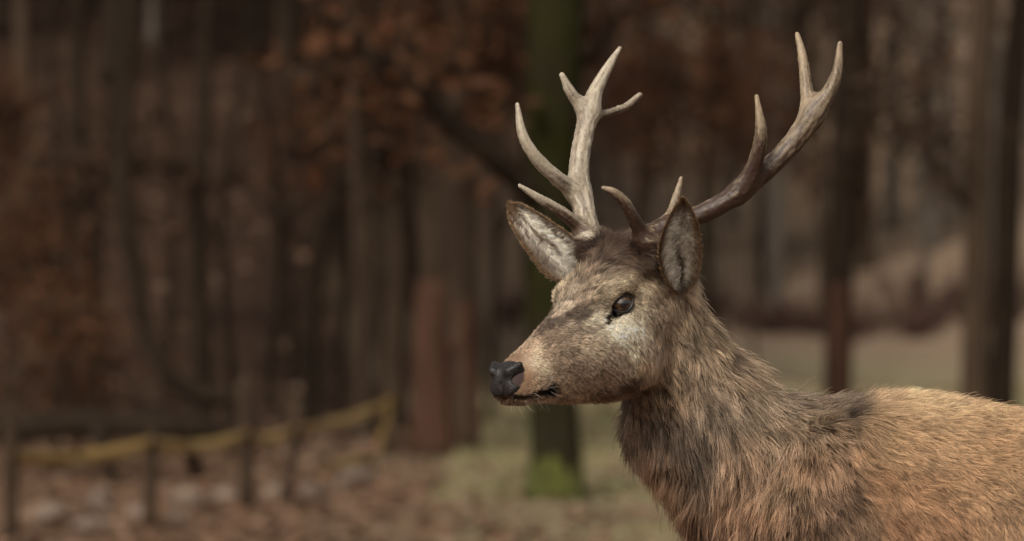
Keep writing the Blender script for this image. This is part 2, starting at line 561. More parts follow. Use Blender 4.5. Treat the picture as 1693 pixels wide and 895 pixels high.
px_tree('beech_tree', 'bent tree sweeping down to a horizontal foot beside the fallen log', None,
        [(392,668,26),(340,655,28),(290,632,30),(258,590,30),(240,540,30),(230,480,28),(218,420,30),(206,350,34),(202,280,32),(208,150,28),(216,0,24)], 52, B_DARK, L_BROWN, 11, zmin=4.2, nleaf=2200, reach=3.5)
px_tree('beech_tree', 'dark upright tree between rust coloured saplings', None,
        [(152,660,38),(146,540,32),(140,440,32),(134,350,32),(130,250,28),(128,100,26),(128,0,24)], 60, B_DARK, L_BROWN, 12, zmin=4.2, nleaf=2200, reach=3.5)
px_tree('beech_tree', 'dark tree standing past the end fence post', None,
        [(60,680,44),(64,560,40),(58,420,38),(54,280,36),(40,120,34),(36,0,30)], 66, B_BROWN, L_BROWN, 13, zmin=4.2, nleaf=2200, reach=3.5)
px_tree('beech_tree', 'thin dark pole of a tree close to the rusty tree', None,
        [(602,700,30),(598,600,28),(596,520,26),(592,400,24),(586,200,22),(580,0,20)], 57, B_BROWN, L_BROWN, 14, zmin=4.5, nleaf=1500)

for k, (px, Yk, w_, bend) in enumerate([(96, 58, 17, 12), (178, 63, 15, -14), (276, 66, 16, 10), (384, 60, 15, -18), (446, 64, 17, 16), (484, 68, 14, -8), (560, 63, 15, 14), (698, 66, 16, -10), (812, 70, 15, 8)]):
    px_tree('bare_stem_tree', 'thin bare dark stem growing among the larger trees', 'thin bare stems',
            [(px, 640, w_), (px + bend * .6, 520, w_), (px + bend, 400, w_), (px + bend * .4, 260, w_ * .9), (px - bend, 120, w_ * .85), (px - bend * 1.5, 0, w_ * .8)], Yk, B_DARK, L_BROWN, 400 + k,
            limbs=[[(px + bend, 400, 10, 0), (px + bend - 45 * (1 if k % 2 else -1), 330, 8, -.2), (px + bend - 110 * (1 if k % 2 else -1), 290, 6, -.3)]], ext=5, nl=5, zmin=4.4, reach=1.6, nleaf=350, ntwig=14)

# saplings that keep their rusty leaves
def sapling(px, Y, ztop, seed, label, spread=0.9, nleaf=900, leaf=None):
    rs = np.random.default_rng(seed)
    bx = W(px, Y); root = np.array([bx, Y, gz(bx, Y) - 0.02])
    e = empty('beech_sapling', root, label, 'sapling', 'rust leaved saplings')
    n = 8
    path = np.array([[0.06 * math.sin(k + seed), 0.06 * math.cos(k * 1.3 + seed), ztop * k / (n - 1)] for k in range(n)])
    path[0, :2] = 0
    tr = make_obj('trunk', *tube(path, np.linspace(0.035, 0.008, n), 7, seed), B_BROWN, e)
    lb = top_limbs(path, np.linspace(0.035, 0.008, n), rs, 12, ztop * (0.3 if ztop < 3 else 0.62), spread)
    for p, r in lb:
        make_obj('limb', *tube(p, 0.011 * np.linspace(1, 0.3, len(p)), 5, 1, 0.02), B_BROWN, tr)
    tw, lf = crown_on([p for p, _ in lb], rs, nleaf, 0.045, 14, 0.3)
    cr = make_obj('crown', *lf, leaf or L_RUST, e, smooth=False)
    make_obj('twigs', *tw, L_TWIG, cr, smooth=False)['kind'] = 'stuff'
SAP = 'young sapling still holding rust brown leaves under the trees'
for k, (px, Y, zt) in enumerate([(1120, 62, 4.2), (1190, 70, 4.6), (1060, 66, 4.8), (1250, 78, 5.0), (30, 56, 2.4), (95, 48, 1.3), (0, 62, 3.6), (700, 54, 4.4), (620, 58, 4.8), (790, 58, 4.6), (1000, 74, 5.2)]):
    sapling(px, Y, zt, 100 + k, SAP)

# ---- the wood behind: five kinds of tree, copied
def copy_tree(o, parent=None):
    c = o.copy(); COL.objects.link(c); c.parent = parent
    for ch in o.children:
        copy_tree(ch, c)
    return c
protos = []
for k, (bm_, lm_, lab, nle, zm) in enumerate([
        (B_GREY, L_BROWN, 'pale grey trunk in the depth of the wood', 1100, 6.0), (B_DARK, L_BROWN, 'dark trunk in the depth of the wood', 4200, 2.6),
        (B_BROWN, L_RUST, 'brown trunk with rust leaves in the depth of the wood', 3800, 3.0), (B_MOSSY, L_BROWN, 'greenish mossy trunk in the depth of the wood', 2000, 4.6)]):
    rs = np.random.default_rng(50 + k)
    e = empty('forest_tree', (0, 0, 0), lab, 'tree', lab.replace('trunk', 'trunks'))
    n = 9; Ht = 15 + 2 * rs.random()
    path = np.array([[0.10 * math.sin(j * 0.9 + k), 0.10 * math.cos(j * 0.7 + k * 2) - 0.1, Ht * j / (n - 1)] for j in range(n)]); path[0, :2] = path[1, :2] * 0.6
    rads = np.r_[0.24, np.linspace(0.17, 0.05, n - 1)]
    path = np.insert(path, 1, path[0] * 0.85 + path[1] * 0.15, 0); rads = np.insert(rads, 1, 0.185)
    finish_tree(e, path, rads, bm_, lm_, rs, nl=13, zmin=zm, reach=3.6, nleaf=nle, lsize=0.085, ntwig=34, twig_spread=0.7, sides=9)
    protos.append(e)
rs = np.random.default_rng(77)
spots = []
tries = 0
while len(spots) < 225 and tries < 9000:
    tries += 1
    Y = 70 + 168 * rs.random() ** (1.25 if len(spots) % 3 == 0 else 0.9)
    px = -240 + (1050 if len(spots) % 3 == 0 else 2170) * rs.random()
    x = W(px, Y)
    if Y < 86 or px > 760 and Y < 150: continue                        # the open clearing
    if any((x - a) ** 2 + ((Y - b) * 0.6) ** 2 < 1.7 ** 2 for a, b in spots): continue
    spots.append((x, Y))
for k in range(52):                                          # the wood goes on to both sides
    Y = 84 + 90 * rs.random()
    px = (-900 + 640 * rs.random()) if k % 2 == 0 else (1950 + 700 * rs.random())
    if px > 0 and Y < 150: Y += 66
    spots.append((W(px, Y), Y))
used = [False] * 4
for k, (x, Y) in enumerate(spots):
    right = x / Y > 0.0
    v = int(rs.choice(4, p=[0.76, 0.05, 0.05, 0.14] if right else [0.05, 0.45, 0.40, 0.10]))
    o = protos[v] if not used[v] else copy_tree(protos[v])
    used[v] = True
    s = 0.75 + 0.7 * rs.random()
    o.location = (x, Y, gz(x, Y) - 0.06); o.rotation_euler = (0, 0, rs.random() * 6.28); o.scale = (s, s, 0.9 + 0.25 * rs.random())

# ---- low reddish bushes along the edge of the wood
L_BUSH = leafmat('bush_leaves', [(0.050, 0.024, 0.019), (0.090, 0.042, 0.033), (0.065, 0.036, 0.028), (0.12, 0.066, 0.050)])
rs = np.random.default_rng(31)
for k, (px, Y, r_) in enumerate([(1165, 150, .8), (1225, 157, 1.0), (1300, 153, .7), (1440, 150, 1.1), (1490, 156, 1.4), (1545, 151, 1.0), (1590, 158, 1.3), (1680, 152, 1.1), (830, 128, .8), (1040, 148, .9), (1265, 146, .5), (1350, 149, .6), (1410, 144, .5), (1520, 143, .6), (1640, 146, .7)]):
    x = W(px, Y)
    e = empty('bush', (x, Y, gz(x, Y) - 0.03), 'low reddish bush at the far edge of the clearing', 'bush', 'bushes along the wood edge')
    st_ = []
    for j in range(9):
        az = rs.random() * 6.28
        p_ = limb_path((0.1 * math.cos(az), 0.1 * math.sin(az), 0), (0.6 * math.cos(az), 0.6 * math.sin(az), 1), r_ * (0.9 + 0.5 * rs.random()), rs)
        make_obj('stem', *tube(p_, np.linspace(0.02, 0.006, len(p_)), 5, 1, 0.02), B_BROWN, e)
        st_.append(p_)
    tw, lf = crown_on(st_, rs, 700, 0.05, 16, 0.35)
    cr = make_obj('foliage', *lf, L_BUSH, e, smooth=False)
    make_obj('twigs', *tw, L_TWIG, cr, smooth=False)['kind'] = 'stuff'

# ---- broken stump, fallen log, stones
def lumpy(path, rads, seed, sides=16, rough=0.08):
    return tube(path, rads, sides, seed, rough)
Y = 54; x = W(712, Y)
st = empty('broken_stump', (x, Y, gz(x, Y) - 0.03), 'rust brown broken tree stump with a ragged top', 'stump')
V_, F_ = lumpy([[0, 0, 0], [0, 0, .15], [.01, 0, .5], [.0, .02, .9], [-.01, .02, 1.3], [0, .02, 1.55], [.02, .02, 1.68]], [.27, .21, .18, .175, .17, .165, .14], 1.0)
V_[:, 2] += np.where(V_[:, 2] > 1.5, 0.14 * np.sin(np.arctan2(V_[:, 1], V_[:, 0]) * 5 + 1) , 0)
make_obj('stem', V_, F_, B_RUST, st)
V_, F_ = lumpy([[.12, 0, 1.0], [.26, -.03, 1.12], [.36, -.06, 1.32]], [.06, .045, .03], 2.0, 8)
make_obj('branch_stub', V_, F_, B_RUST, st)
Y = 47; x = W(190, Y)
lg = empty('fallen_log', (x, Y, gz(x, Y)), 'dark fallen log propped off the ground behind the fence', 'log')
make_obj('stem', *lumpy([[-1.6, .1, .44], [-1.0, .05, .47], [-.4, 0, .50], [.2, 0, .49], [.7, -.03, .47], [1.15, -.06, .44]], [.12, .13, .125, .12, .10, .07], 1.0), B_DARK, lg)
for q in ([[-1.1, .05, .5], [-1.2, .25, .2], [-1.25, .38, -.03]], [[-.2, 0, .5], [-.05, -.25, .25], [.02, -.4, -.03]], [[.6, 0, .46], [.66, .2, .2], [.72, .3, -.03]]):
    make_obj('limb', *lumpy(q, [.08, .06, .05], 1.5, 8), B_DARK, lg)
m = Mat('pale_stone'); m.color(m.ramp(m.noise(9, 6, 0.7), [(0.3, (0.085, 0.056, 0.038)), (0.7, (0.20, 0.14, 0.098))])); m.rough(0.9); m.bump(m.noise(30, 5), 0.7, 0.02)
M_STONE = m.m
b = bmesh.new(); bmesh.ops.create_icosphere(b, subdivisions=3, radius=1.0)
IV = np.array([v.co for v in b.verts]); IF = [[v.index for v in f.verts] for f in b.faces]; b.free()
for k, (px, py, wpx, hpx) in enumerate([(82, 850, 58, 42), (166, 826, 44, 50), (232, 846, 50, 34), (310, 808, 62, 40), (296, 858, 42, 32), (372, 806, 56, 30), (150, 872, 60, 34), (590, 780, 80, 34), (455, 800, 46, 28), (520, 802, 50, 30)]):
    Yk = 13500.0 / (py + hpx * 0.4 - 500); x = W(px, Yk)
    w_, h_ = wpx / 2 / FPX * Yk, hpx / 2 / FPX * Yk
    q = IV * (1 + 0.35 * (vnoise(IV, 1.3, 200 + k) - 0.5) + 0.12 * (vnoise(IV, 4, 300 + k) - 0.5))[:, None] * [w_, w_ * 0.8, h_]
    o = make_obj('stone', q, IF, M_STONE)
    o.location = (x, Yk, gz(x, Yk) + h_ * 0.55); o.rotation_euler = (0, 0, k * 1.1)
    tag(o, 'pale brown mossless stone lying on the leaves along the fence', 'stone', 'stones along the fence')

# ---- fence of old posts with a yellow tape
FENCE = [(18, 33.0, 0.85, .050, 'dark end post of the taped fence'), (246, 36.2, 0.62, .045, 'low post of the taped fence between pale stones'),
         (409, 40.3, 0.98, .062, 'tall thick dark post of the taped fence'), (472, 42.5, 0.78, .050, 'leaning dark post next to the tall fence post'), (646, 53.0, 0.82, .050, 'far post where the yellow tape ends')]
tops = []
for k, (px, Y, h_, r_, lab) in enumerate(FENCE):
    x = W(px, Y); g = gz(x, Y)
    lean = 0.10 if 'leaning' in lab else 0.02 * math.sin(k * 2)
    po = empty('fence_post', (x, Y, g - 0.05), lab, 'fence post', 'posts of the taped fence')
    make_obj('shaft', *lumpy([[0, 0, 0], [lean * .3, 0, h_ * .3], [lean * .7, 0, h_ * .7], [lean, 0, h_ * .96], [lean, 0, h_ + .05]], [r_ * 1.05, r_, r_ * .97, r_ * .95, r_ * .6], k, 10, .06), B_BROWN, po)
    V_, F_ = tube([[lean * .6, -r_ - .004, .56], [lean * .6, -r_ - .022, .59], [lean * .6, -r_ - .004, .62]], [.006, .006, .006], 6, 0, 0)
    make_obj('staple', V_, F_, B_GREY, po)
    tops.append((x + lean * .6, Y - r_ - 0.012, g + 0.555))
m = Mat('yellow_tape'); m.color(m.ramp(m.noise(6, 4), [(0.3, (0.24, 0.135, 0.022)), (0.7, (0.38, 0.22, 0.038))])); m.rough(0.5)
M_TAPE = m.m
def ribbon(name, pts, w, label):
    pts = np.asarray(pts, float)
    V, F = [], []
    n = len(pts)
    tan = norm(np.gradient(pts, axis=0))
    for i in range(n):
        tw = 0.35 * math.sin(i * 0.55) + 0.2 * math.sin(i * 1.7)
        side = norm(np.cross(tan[i], [0, 0, 1.0])); up = np.cross(side, tan[i])
        d = up * math.cos(tw) + side * math.sin(tw)
        nn = np.cross(d, tan[i])
        for a, b_ in ((-1, -1), (1, -1), (1, 1), (-1, 1)):
            V.append(pts[i] + d * w / 2 * a + nn * 0.002 * b_)
    for i in range(n - 1):
        for k in range(4):
            F.append([i * 4 + k, i * 4 + (k + 1) % 4, (i + 1) * 4 + (k + 1) % 4, (i + 1) * 4 + k])
    F += [[0, 1, 2, 3], [(n - 1) * 4 + k for k in (3, 2, 1, 0)]]
    o0 = pts[0] * [1, 1, 0]
    o = make_obj(name, V, F, M_TAPE, origin=o0); o.location = o0
    return tag(o, label, 'tape')
tp = []
for a, b_ in zip(tops[:-1], tops[1:]):
    a, b_ = np.array(a), np.array(b_)
    for t in np.linspace(0, 1, 12, endpoint=False):
        tp.append(a + (b_ - a) * t - [0, 0, 0.10 * 4 * t * (1 - t) * 0.5])
tp.append(np.array(tops[-1]))
ribbon('barrier_tape', tp, 0.085, 'yellow barrier tape strung between the old fence posts')
e = np.array(tops[-1]); q = []
for t in np.linspace(0, 1, 22):
    x = W(648 - 112 * t ** 1.2, 53 - 5.5 * t); y = 53 - 5.5 * t
    q.append([x, y - 0.07, max(gz(x, y) + 0.05, (e[2] - 0.03) * (1 - t * 3.2) if t < 0.3 else 0) + 0.03 * abs(math.sin(t * 9))])
ribbon('barrier_tape', q, 0.075, 'loose yellow tape end trailing down over the leaves')

# ---- litter and grass
rs = np.random.default_rng(5)
n = 26000
Yl = 22 + 78 * rs.random(n) ** 1.3
xl = (rs.random(n) * 2 - 1) * (Yl * 0.125 + 1)
cl = np.stack([xl, Yl, ground_z(xl, Yl) + 0.012 + 0.05 * rs.random(n) ** 3], 1)
tag(make_obj('leaf_litter', *leaves(cl, 0.055, rs, 0.75), L_LITTER, smooth=False), 'brown fallen leaves strewn over the forest floor', 'leaves', kind='stuff')
n = 30000
Yl = 26 + 64 * rs.random(n); xl = -0.6 + (rs.random(n)) * (Yl * 0.105 + 1.4)
k = vnoise(np.stack([xl, Yl * 0.5, xl * 0], 1), 0.7, 9) + 0.12 * rs.random(n) > 0.50
xl, Yl = xl[k], Yl[k]
p = np.stack([xl, Yl, ground_z(xl, Yl) - 0.01], 1)
tag(make_obj('grass', *blades(p, p + np.stack([rs.normal(size=len(xl)) * 0.04, rs.normal(size=len(xl)) * 0.04, 0.06 + 0.09 * rs.random(len(xl))], 1), 0.009), L_GRASS, smooth=False),
    'short pale green grass growing in the clearing', 'grass', kind='stuff')
#BG>>

# ------------------------------------------------------------------ the stag: shape as signed distances
YAW = math.radians(45)
fW = np.array([-math.cos(YAW), -math.sin(YAW), 0.0])
lW = np.array([math.sin(YAW), -math.cos(YAW), 0.0])      # towards the stag's left = the near side
uW = np.array([0.0, 0.0, 1.0])
PIT = math.radians(30)
sW = fW * math.cos(PIT) - uW * math.sin(PIT)             # along the head, towards the nose
vW = fW * math.sin(PIT) + uW * math.cos(PIT)             # across the head, towards the forehead
HEAD_O = P(1027, 400, 0.1)

def to_head(p):
    q = p - HEAD_O
    return np.stack([q @ sW, q @ lW, q @ vW], 1)         # s, l, v

def from_head(s, l, v):
    return HEAD_O + np.multiply.outer(s, sW) + np.multiply.outer(l, lW) + np.multiply.outer(v, vW)

#                s     top    bottom  half width
HEAD_ST = np.array([
    [-0.090, -0.040, -0.140, 0.046],
    [-0.050, -0.008, -0.165, 0.058],
    [0.000,  0.006, -0.195, 0.064],
    [0.050,  0.006, -0.212, 0.068],
    [0.100, -0.006, -0.218, 0.067],
    [0.150, -0.018, -0.211, 0.058],
    [0.200, -0.027, -0.190, 0.047],
    [0.250, -0.034, -0.162, 0.039],
    [0.300, -0.038, -0.134, 0.0345],
    [0.335, -0.041, -0.112, 0.032],
    [0.400, -0.046, -0.100, 0.028]])
_ss = np.linspace(-0.09, 0.40, 200)
_k = np.exp(-0.5 * (np.arange(-12, 13) / 5.0) ** 2); _k /= _k.sum()
HEAD_SM = [np.convolve(np.pad(np.interp(_ss, HEAD_ST[:, 0], HEAD_ST[:, c]), 12, 'edge'), _k, 'valid') for c in (1, 2, 3)]
EYE_L = np.array([0.100, 0.0505, -0.0605])               # s, l, v of the eyeball centre
EYE_R = 0.0210
MOUTH = np.array([[0.362, -0.0890], [0.342, -0.1015], [0.32, -0.110], [0.298, -0.1185]])

def head_sd(p, detail=True):
    h = to_head(p)
    s, l, v = h[:, 0], np.abs(h[:, 1]), h[:, 2]
    sc = np.clip(s, -0.09, 0.40)
    top, bot, w = [np.interp(sc, _ss, q) for q in HEAD_SM]
    vc, hh = (top + bot) / 2, (top - bot) / 2
    y = (v - vc) / hh
    wide = np.where(y > 0.2, 1 - 0.10 * np.clip(y - 0.2, 0, 1) ** 2, 1 - 0.42 * np.clip((0.2 - y) / 1.2, 0, 1) ** 1.4)
    e0, e1 = np.maximum(s - 0.329, 0) / 0.034, np.maximum(-0.05 - s, 0) / 0.06
    rho = (np.abs(l / (w * wide)) ** 2.4 + np.abs(y) ** 2.4 + e0 ** 2.4 + e1 ** 2.4) ** (1 / 2.4)
    d = (rho - 1) * np.minimum(w, hh) * 0.9
    def ell(c, r, k):
        nonlocal d
        q = np.sqrt(((s - c[0]) / r[0]) ** 2 + ((l - c[1]) / r[1]) ** 2 + ((v - c[2]) / r[2]) ** 2)
        d = smin(d, (q - 1) * min(r), k)
    ell((0.098, 0.054, -0.034), (0.036, 0.016, 0.016), 0.022)     # brow
    ell((0.110, 0.045, -0.098), (0.050, 0.016, 0.020), 0.030)     # cheek bone
    ell((0.100, 0.034, -0.150), (0.060, 0.026, 0.050), 0.040)     # jaw muscle
    ell((0.325, 0.020, -0.085), (0.040, 0.016, 0.026), 0.020)     # lip pad
    ell((0.000, 0.064, -0.010), (0.026, 0.024, 0.026), 0.030)     # antler stem
    if detail:
        q = np.sqrt(((s - EYE_L[0]) / 1.25) ** 2 + (l - EYE_L[1]) ** 2 + (v - EYE_L[2]) ** 2) - (EYE_R + 0.0005)
        d = smax(d, -q, 0.008)
        a, b = np.array([0.122, 0.058, -0.070]), np.array([0.150, 0.056, -0.090])   # tear pit
        q = seg_sd(np.stack([s, l, v], 1), a, b, 0.006, 0.003)
        d = smax(d, -q, 0.010)
        for (s0, v0), (s1, v1) in zip(MOUTH[:-1], MOUTH[1:]):
            q = seg_sd(np.stack([s, l * 0.0, v], 1), (s0, 0, v0), (s1, 0, v1), 0.0024, 0.0024)
            d = smax(d, -np.maximum(q, -(d + 0.004)), 0.004)
    return d

# neck and trunk: circles in side view (photo pixel x, y, radius), squashed sideways
NECK = [(1088, 502, 54, 0.16, 0.80), (1108, 590, 74, 0.19, 0.74), (1152, 690, 106, 0.22, 0.68), (1270, 808, 128, 0.24, 0.66), (1385, 915, 188, 0.25, 0.72)]
TRUNK = [(1385, 915, 188, 0.25, 0.72), (1430, 908, 200, 0.25, 0.86), (1520, 897, 216, 0.25, 0.94), (1650, 905, 212, 0.25, 0.98),
         (1880, 900, 215, 0.25, 0.98), (2080, 880, 205, 0.25, 0.9), (2230, 890, 165, 0.25, 0.85), (2300, 900, 110, 0.25, 0.8)]
LEGS = []
for sx, kind in ((1, 'f'), (-1, 'f'), (1, 'h'), (-1, 'h')):
    off = -0.12 * sx
    st = 18 * sx
    if kind == 'f':
        LEGS.append([(1390, 960, 0.115, off * 0.8), (1360 + st, 1130, 0.085, off), (1395 + st, 1290, 0.062, off), (1392 + st, 1560, 0.036, off), (1390 + st, 1600, 0.038, off),
                     (1392 + st, 1860, 0.023, off), (1390 + st, 1900, 0.028, off), (1378 + st, 1950, 0.026, off), (1366 + st, 1984, 0.034, off)])
    else:
        LEGS.append([(2170, 930, 0.17, off * 0.8), (2110 + st, 1130, 0.14, off), (2090 + st, 1240, 0.10, off), (2215 + st, 1470, 0.05, off), (2235 + st, 1530, 0.04, off),
                     (2212 + st, 1850, 0.026, off), (2208 + st, 1895, 0.030, off), (2194 + st, 1950, 0.027, off), (2182 + st, 1984, 0.035, off)])

def chain_sd(p, chain):
    d = None
    for (x0, y0, r0, d0, k0), (x1, y1, r1, d1, k1) in zip(chain[:-1], chain[1:]):
        a, b = P(x0, y0, d0), P(x1, y1, d1)
        ab = b - a; ab2 = ab[[0, 2]]
        q = p[:, [0, 2]] - a[[0, 2]]
        t = np.clip(q @ ab2 / (ab2 @ ab2), 0, 1)
        r = (r0 + (r1 - r0) * t) / 1000.0
        k = k0 + (k1 - k0) * t
        yc = a[1] + ab[1] * t
        pl = q - t[:, None] * ab2
        e = np.sqrt((pl ** 2).sum(1) + ((p[:, 1] - yc) / k) ** 2) - r
        e = e * (0.5 + 0.5 * k)
        d = e if d is None else smin(d, e, 0.03)
    return d

def torso_sd(p):
    d = smin(chain_sd(p, NECK), chain_sd(p, TRUNK), 0.05)
    # low withers between neck and back, shoulder muscle
    q = np.sqrt(((p[:, 0] - P(1500, 0)[0]) / 0.16) ** 2 + ((p[:, 1] - 9.25) / 0.10) ** 2 + ((p[:, 2] - P(0, 712)[2]) / 0.045) ** 2)
    d = smin(d, (q - 1) * 0.045, 0.05)
    q = np.sqrt(((p[:, 0] - P(1420, 0)[0]) / 0.13) ** 2 + ((np.abs(p[:, 1] - 9.25) - 0.13) / 0.06) ** 2 + ((p[:, 2] - P(0, 960)[2]) / 0.22) ** 2)
    d = smin(d, (q - 1) * 0.06, 0.06)
    q = np.sqrt(((p[:, 0] - P(2325, 0)[0]) / 0.035) ** 2 + ((p[:, 1] - 9.25) / 0.03) ** 2 + ((p[:, 2] - P(0, 880)[2]) / 0.09) ** 2)   # tail
    return smin(d, (q - 1) * 0.03, 0.03)

def legs_sd(p):
    d = None
    for L in LEGS:
        for (x0, y0, r0, o0), (x1, y1, r1, o1) in zip(L[:-1], L[1:]):
            a, b = P(x0, y0, 0.25), P(x1, y1, 0.25)
            a[1] += o0; b[1] += o1
            a[2] = 1.5 - (y0 - 500) / 1000 * 1.0 if y0 > 1000 else a[2]
            b[2] = 1.5 - (y1 - 500) / 1000 * 1.0 if y1 > 1000 else b[2]
            e = seg_sd(p, a, b, r0, r1)
            d = e if d is None else smin(d, e, 0.02)
    return d

def body_sd(p):
    d = smin(head_sd(p), torso_sd(p), 0.045)
    xl = p[:, 0] * 1000 + CX
    m = (p[:, 2] < 1.2) & (((xl > 1180) & (xl < 1650)) | ((xl > 1850) & (xl < 2480)))
    if m.any():
        d = np.array(d)
        d[m] = smin(d[m], legs_sd(p[m]), 0.05)
        d[m] = np.maximum(d[m], -p[m][:, 2])
    return d

STAG_O = np.array([P(1750, 0, 0.25)[0], 9.25, 0.0])
stag = empty('stag', STAG_O, 'brown red deer stag with pale branching antlers standing in the clearing', 'deer')

# ---- materials of the stag
m = Mat('undercoat')
at = m.n('ShaderNodeAttribute', attribute_name='tint'); m.color(at.outputs['Color']); m.rough(0.9)
m.b.inputs['Specular IOR Level'].default_value = 0.1
M_SKIN = m.m

def hair_mat(name, rough=0.45):
    mm = bpy.data.materials.new(name); mm.use_nodes = True
    t = mm.node_tree; t.nodes.clear()
    a = t.nodes.new('ShaderNodeAttribute'); a.attribute_name = 'tint'
    h = t.nodes.new('ShaderNodeBsdfHairPrincipled')
    h.parametrization = 'COLOR'
    h.inputs['Roughness'].default_value = rough
    h.inputs['Radial Roughness'].default_value = 0.7
    h.inputs['Coat'].default_value = 0.0
    h.inputs['Random Roughness'].default_value = 0.2
    d = t.nodes.new('ShaderNodeBsdfDiffuse')
    mx = t.nodes.new('ShaderNodeMixShader'); mx.inputs[0].default_value = 0.78
    o = t.nodes.new('ShaderNodeOutputMaterial')
    t.links.new(a.outputs['Color'], h.inputs['Color']); t.links.new(a.outputs['Color'], d.inputs['Color'])
    t.links.new(h.outputs[0], mx.inputs[1]); t.links.new(d.outputs[0], mx.inputs[2]); t.links.new(mx.outputs[0], o.inputs[0])
    return mm
M_FUR = hair_mat('fur')

# ---- body mesh
LO = np.array([P(790, 0, 0)[0], 8.78, -0.02]); HI = np.array([P(2390, 0, 0)[0], 9.62, 1.68])
V, Fq = surface_nets(body_sd, LO, HI, 0.0105)
V = project_to(body_sd, V, 2)
bm = bmesh.new()
bv = [bm.verts.new(v) for v in V]
for f in Fq:
    bm.faces.new([bv[i] for i in f])
bm.verts.ensure_lookup_table()
for rnd in range(2):                                   # finer faces over the head
    co = np.array([v.co for v in bm.verts])
    hd = to_head(co)
    isH = (head_sd(co, False) < 0.02) & (hd[:, 0] > -0.04)
    if rnd == 1:
        isH &= (hd[:, 0] > 0.05)
    bm.verts.ensure_lookup_table()
    es = [e for e in bm.edges if isH[e.verts[0].index] and isH[e.verts[1].index]]
    bmesh.ops.subdivide_edges(bm, edges=es, cuts=1, use_grid_fill=True)
    bm.verts.index_update(); bm.verts.ensure_lookup_table()
    co = project_to(body_sd, np.array([v.co for v in bm.verts]), 2, 0.001)
    for v, c in zip(bm.verts, co):
        v.co = c
bmesh.ops.triangulate(bm, faces=bm.faces)
bmesh.ops.recalc_face_normals(bm, faces=bm.faces)
bm.verts.index_update()
BV = np.array([v.co for v in bm.verts]); BF = np.array([[v.index for v in f.verts] for f in bm.faces])
bm.free()

# ---- coat: colour, length, lie of the hair, given at points of the near side (photo pixels) and mirrored
COAT = [
 (850,600,170,140,115),(870,580,162,134,108),(842,590,112,82,62),(856,590,130,100,78),(880,600,210,182,152),(893,615,205,178,148),(886,588,198,170,140),(905,632,196,168,138),(900,600,192,165,136),(874,625,165,130,100),
 (880,645,176,142,112),(866,657,165,135,105),(890,660,170,138,105),(858,666,120,92,70),(920,610,162,136,110),(950,620,150,125,100),(1000,620,140,112,88),
 (930,650,160,130,100),(960,655,150,118,85),(1000,655,120,90,65),(1040,640,98,72,52),(1060,660,122,88,58),(940,580,155,132,108),(980,570,160,138,112),
 (905,562,135,110,90),(870,560,150,125,100),(900,525,145,122,102),(930,500,168,148,125),(940,475,172,152,130),(960,495,150,128,104),(975,480,162,140,114),
 (1000,468,178,158,130),(1030,462,182,162,132),(1060,480,178,158,130),(1000,490,160,140,110),(1030,545,240,222,192),(1010,544,238,220,190),(1050,545,238,220,190),(1022,556,228,208,176),(1045,558,222,202,172),(1032,533,226,205,174),(1000,540,205,190,168),
 (1058,520,178,158,132),(1040,485,165,140,105),(1000,548,175,155,130),(1062,567,160,138,115),(1020,580,150,128,105),(1080,530,142,117,92),(1085,490,146,122,96),
 (1090,560,146,119,92),(1070,600,155,125,95),(1100,600,160,130,98),(970,450,142,117,94),(960,430,112,87,70),(985,420,95,72,58),(1010,410,102,77,62),
 (1030,425,118,90,70),(1050,415,86,63,50),(1000,440,122,97,77),(1078,425,45,32,25),(1090,450,130,105,80),(1030,445,140,115,90),(1062,450,140,115,88),
 (1130,500,172,144,110),(1160,520,178,148,112),(1190,545,172,142,102),(1120,560,162,134,104),(1150,600,162,134,106),(1200,600,158,130,102),(1230,610,162,132,100),
 (1100,650,152,120,87),(1080,690,124,98,76),(1040,700,118,88,62),(1130,690,118,97,80),(1150,740,92,75,62),(1180,660,157,132,107),(1250,650,152,127,100),
 (1300,660,138,115,92),(1350,665,125,102,82),(1385,665,110,90,72),(1405,672,104,84,67),(1400,692,100,80,63),(1370,690,135,110,86),(1428,662,150,118,86),(1425,700,160,124,88),(1390,720,150,120,90),(1340,700,152,127,100),(1280,720,152,124,96),(1230,760,157,122,90),
 (1200,720,152,122,94),(1100,780,132,97,64),(1060,760,142,102,68),(1120,840,118,82,52),(1160,870,96,66,43),(1200,820,152,112,77),(1260,840,147,107,72),
 (1300,790,157,124,92),(1350,760,157,120,87),(1330,870,127,94,67),(1390,820,132,100,74),(1420,870,124,93,68),
 (1440,690,175,135,95),(1445,665,170,132,96),(1500,655,190,150,108),(1560,650,190,150,108),(1640,660,185,142,98),(1690,690,180,138,95),(1480,720,178,135,92),(1560,740,180,136,94),
 (1640,740,172,128,86),(1420,740,160,118,80),(1450,800,160,112,72),(1530,810,165,118,78),(1600,800,168,124,84),(1680,800,165,124,86),(1480,870,145,98,62),
 (1560,870,155,108,70),(1660,870,160,118,82),(1900,900,160,115,76),(2280,850,205,180,140),(1390,1400,110,80,58),(2200,1400,110,80,58),(1700,1110,110,82,60)]
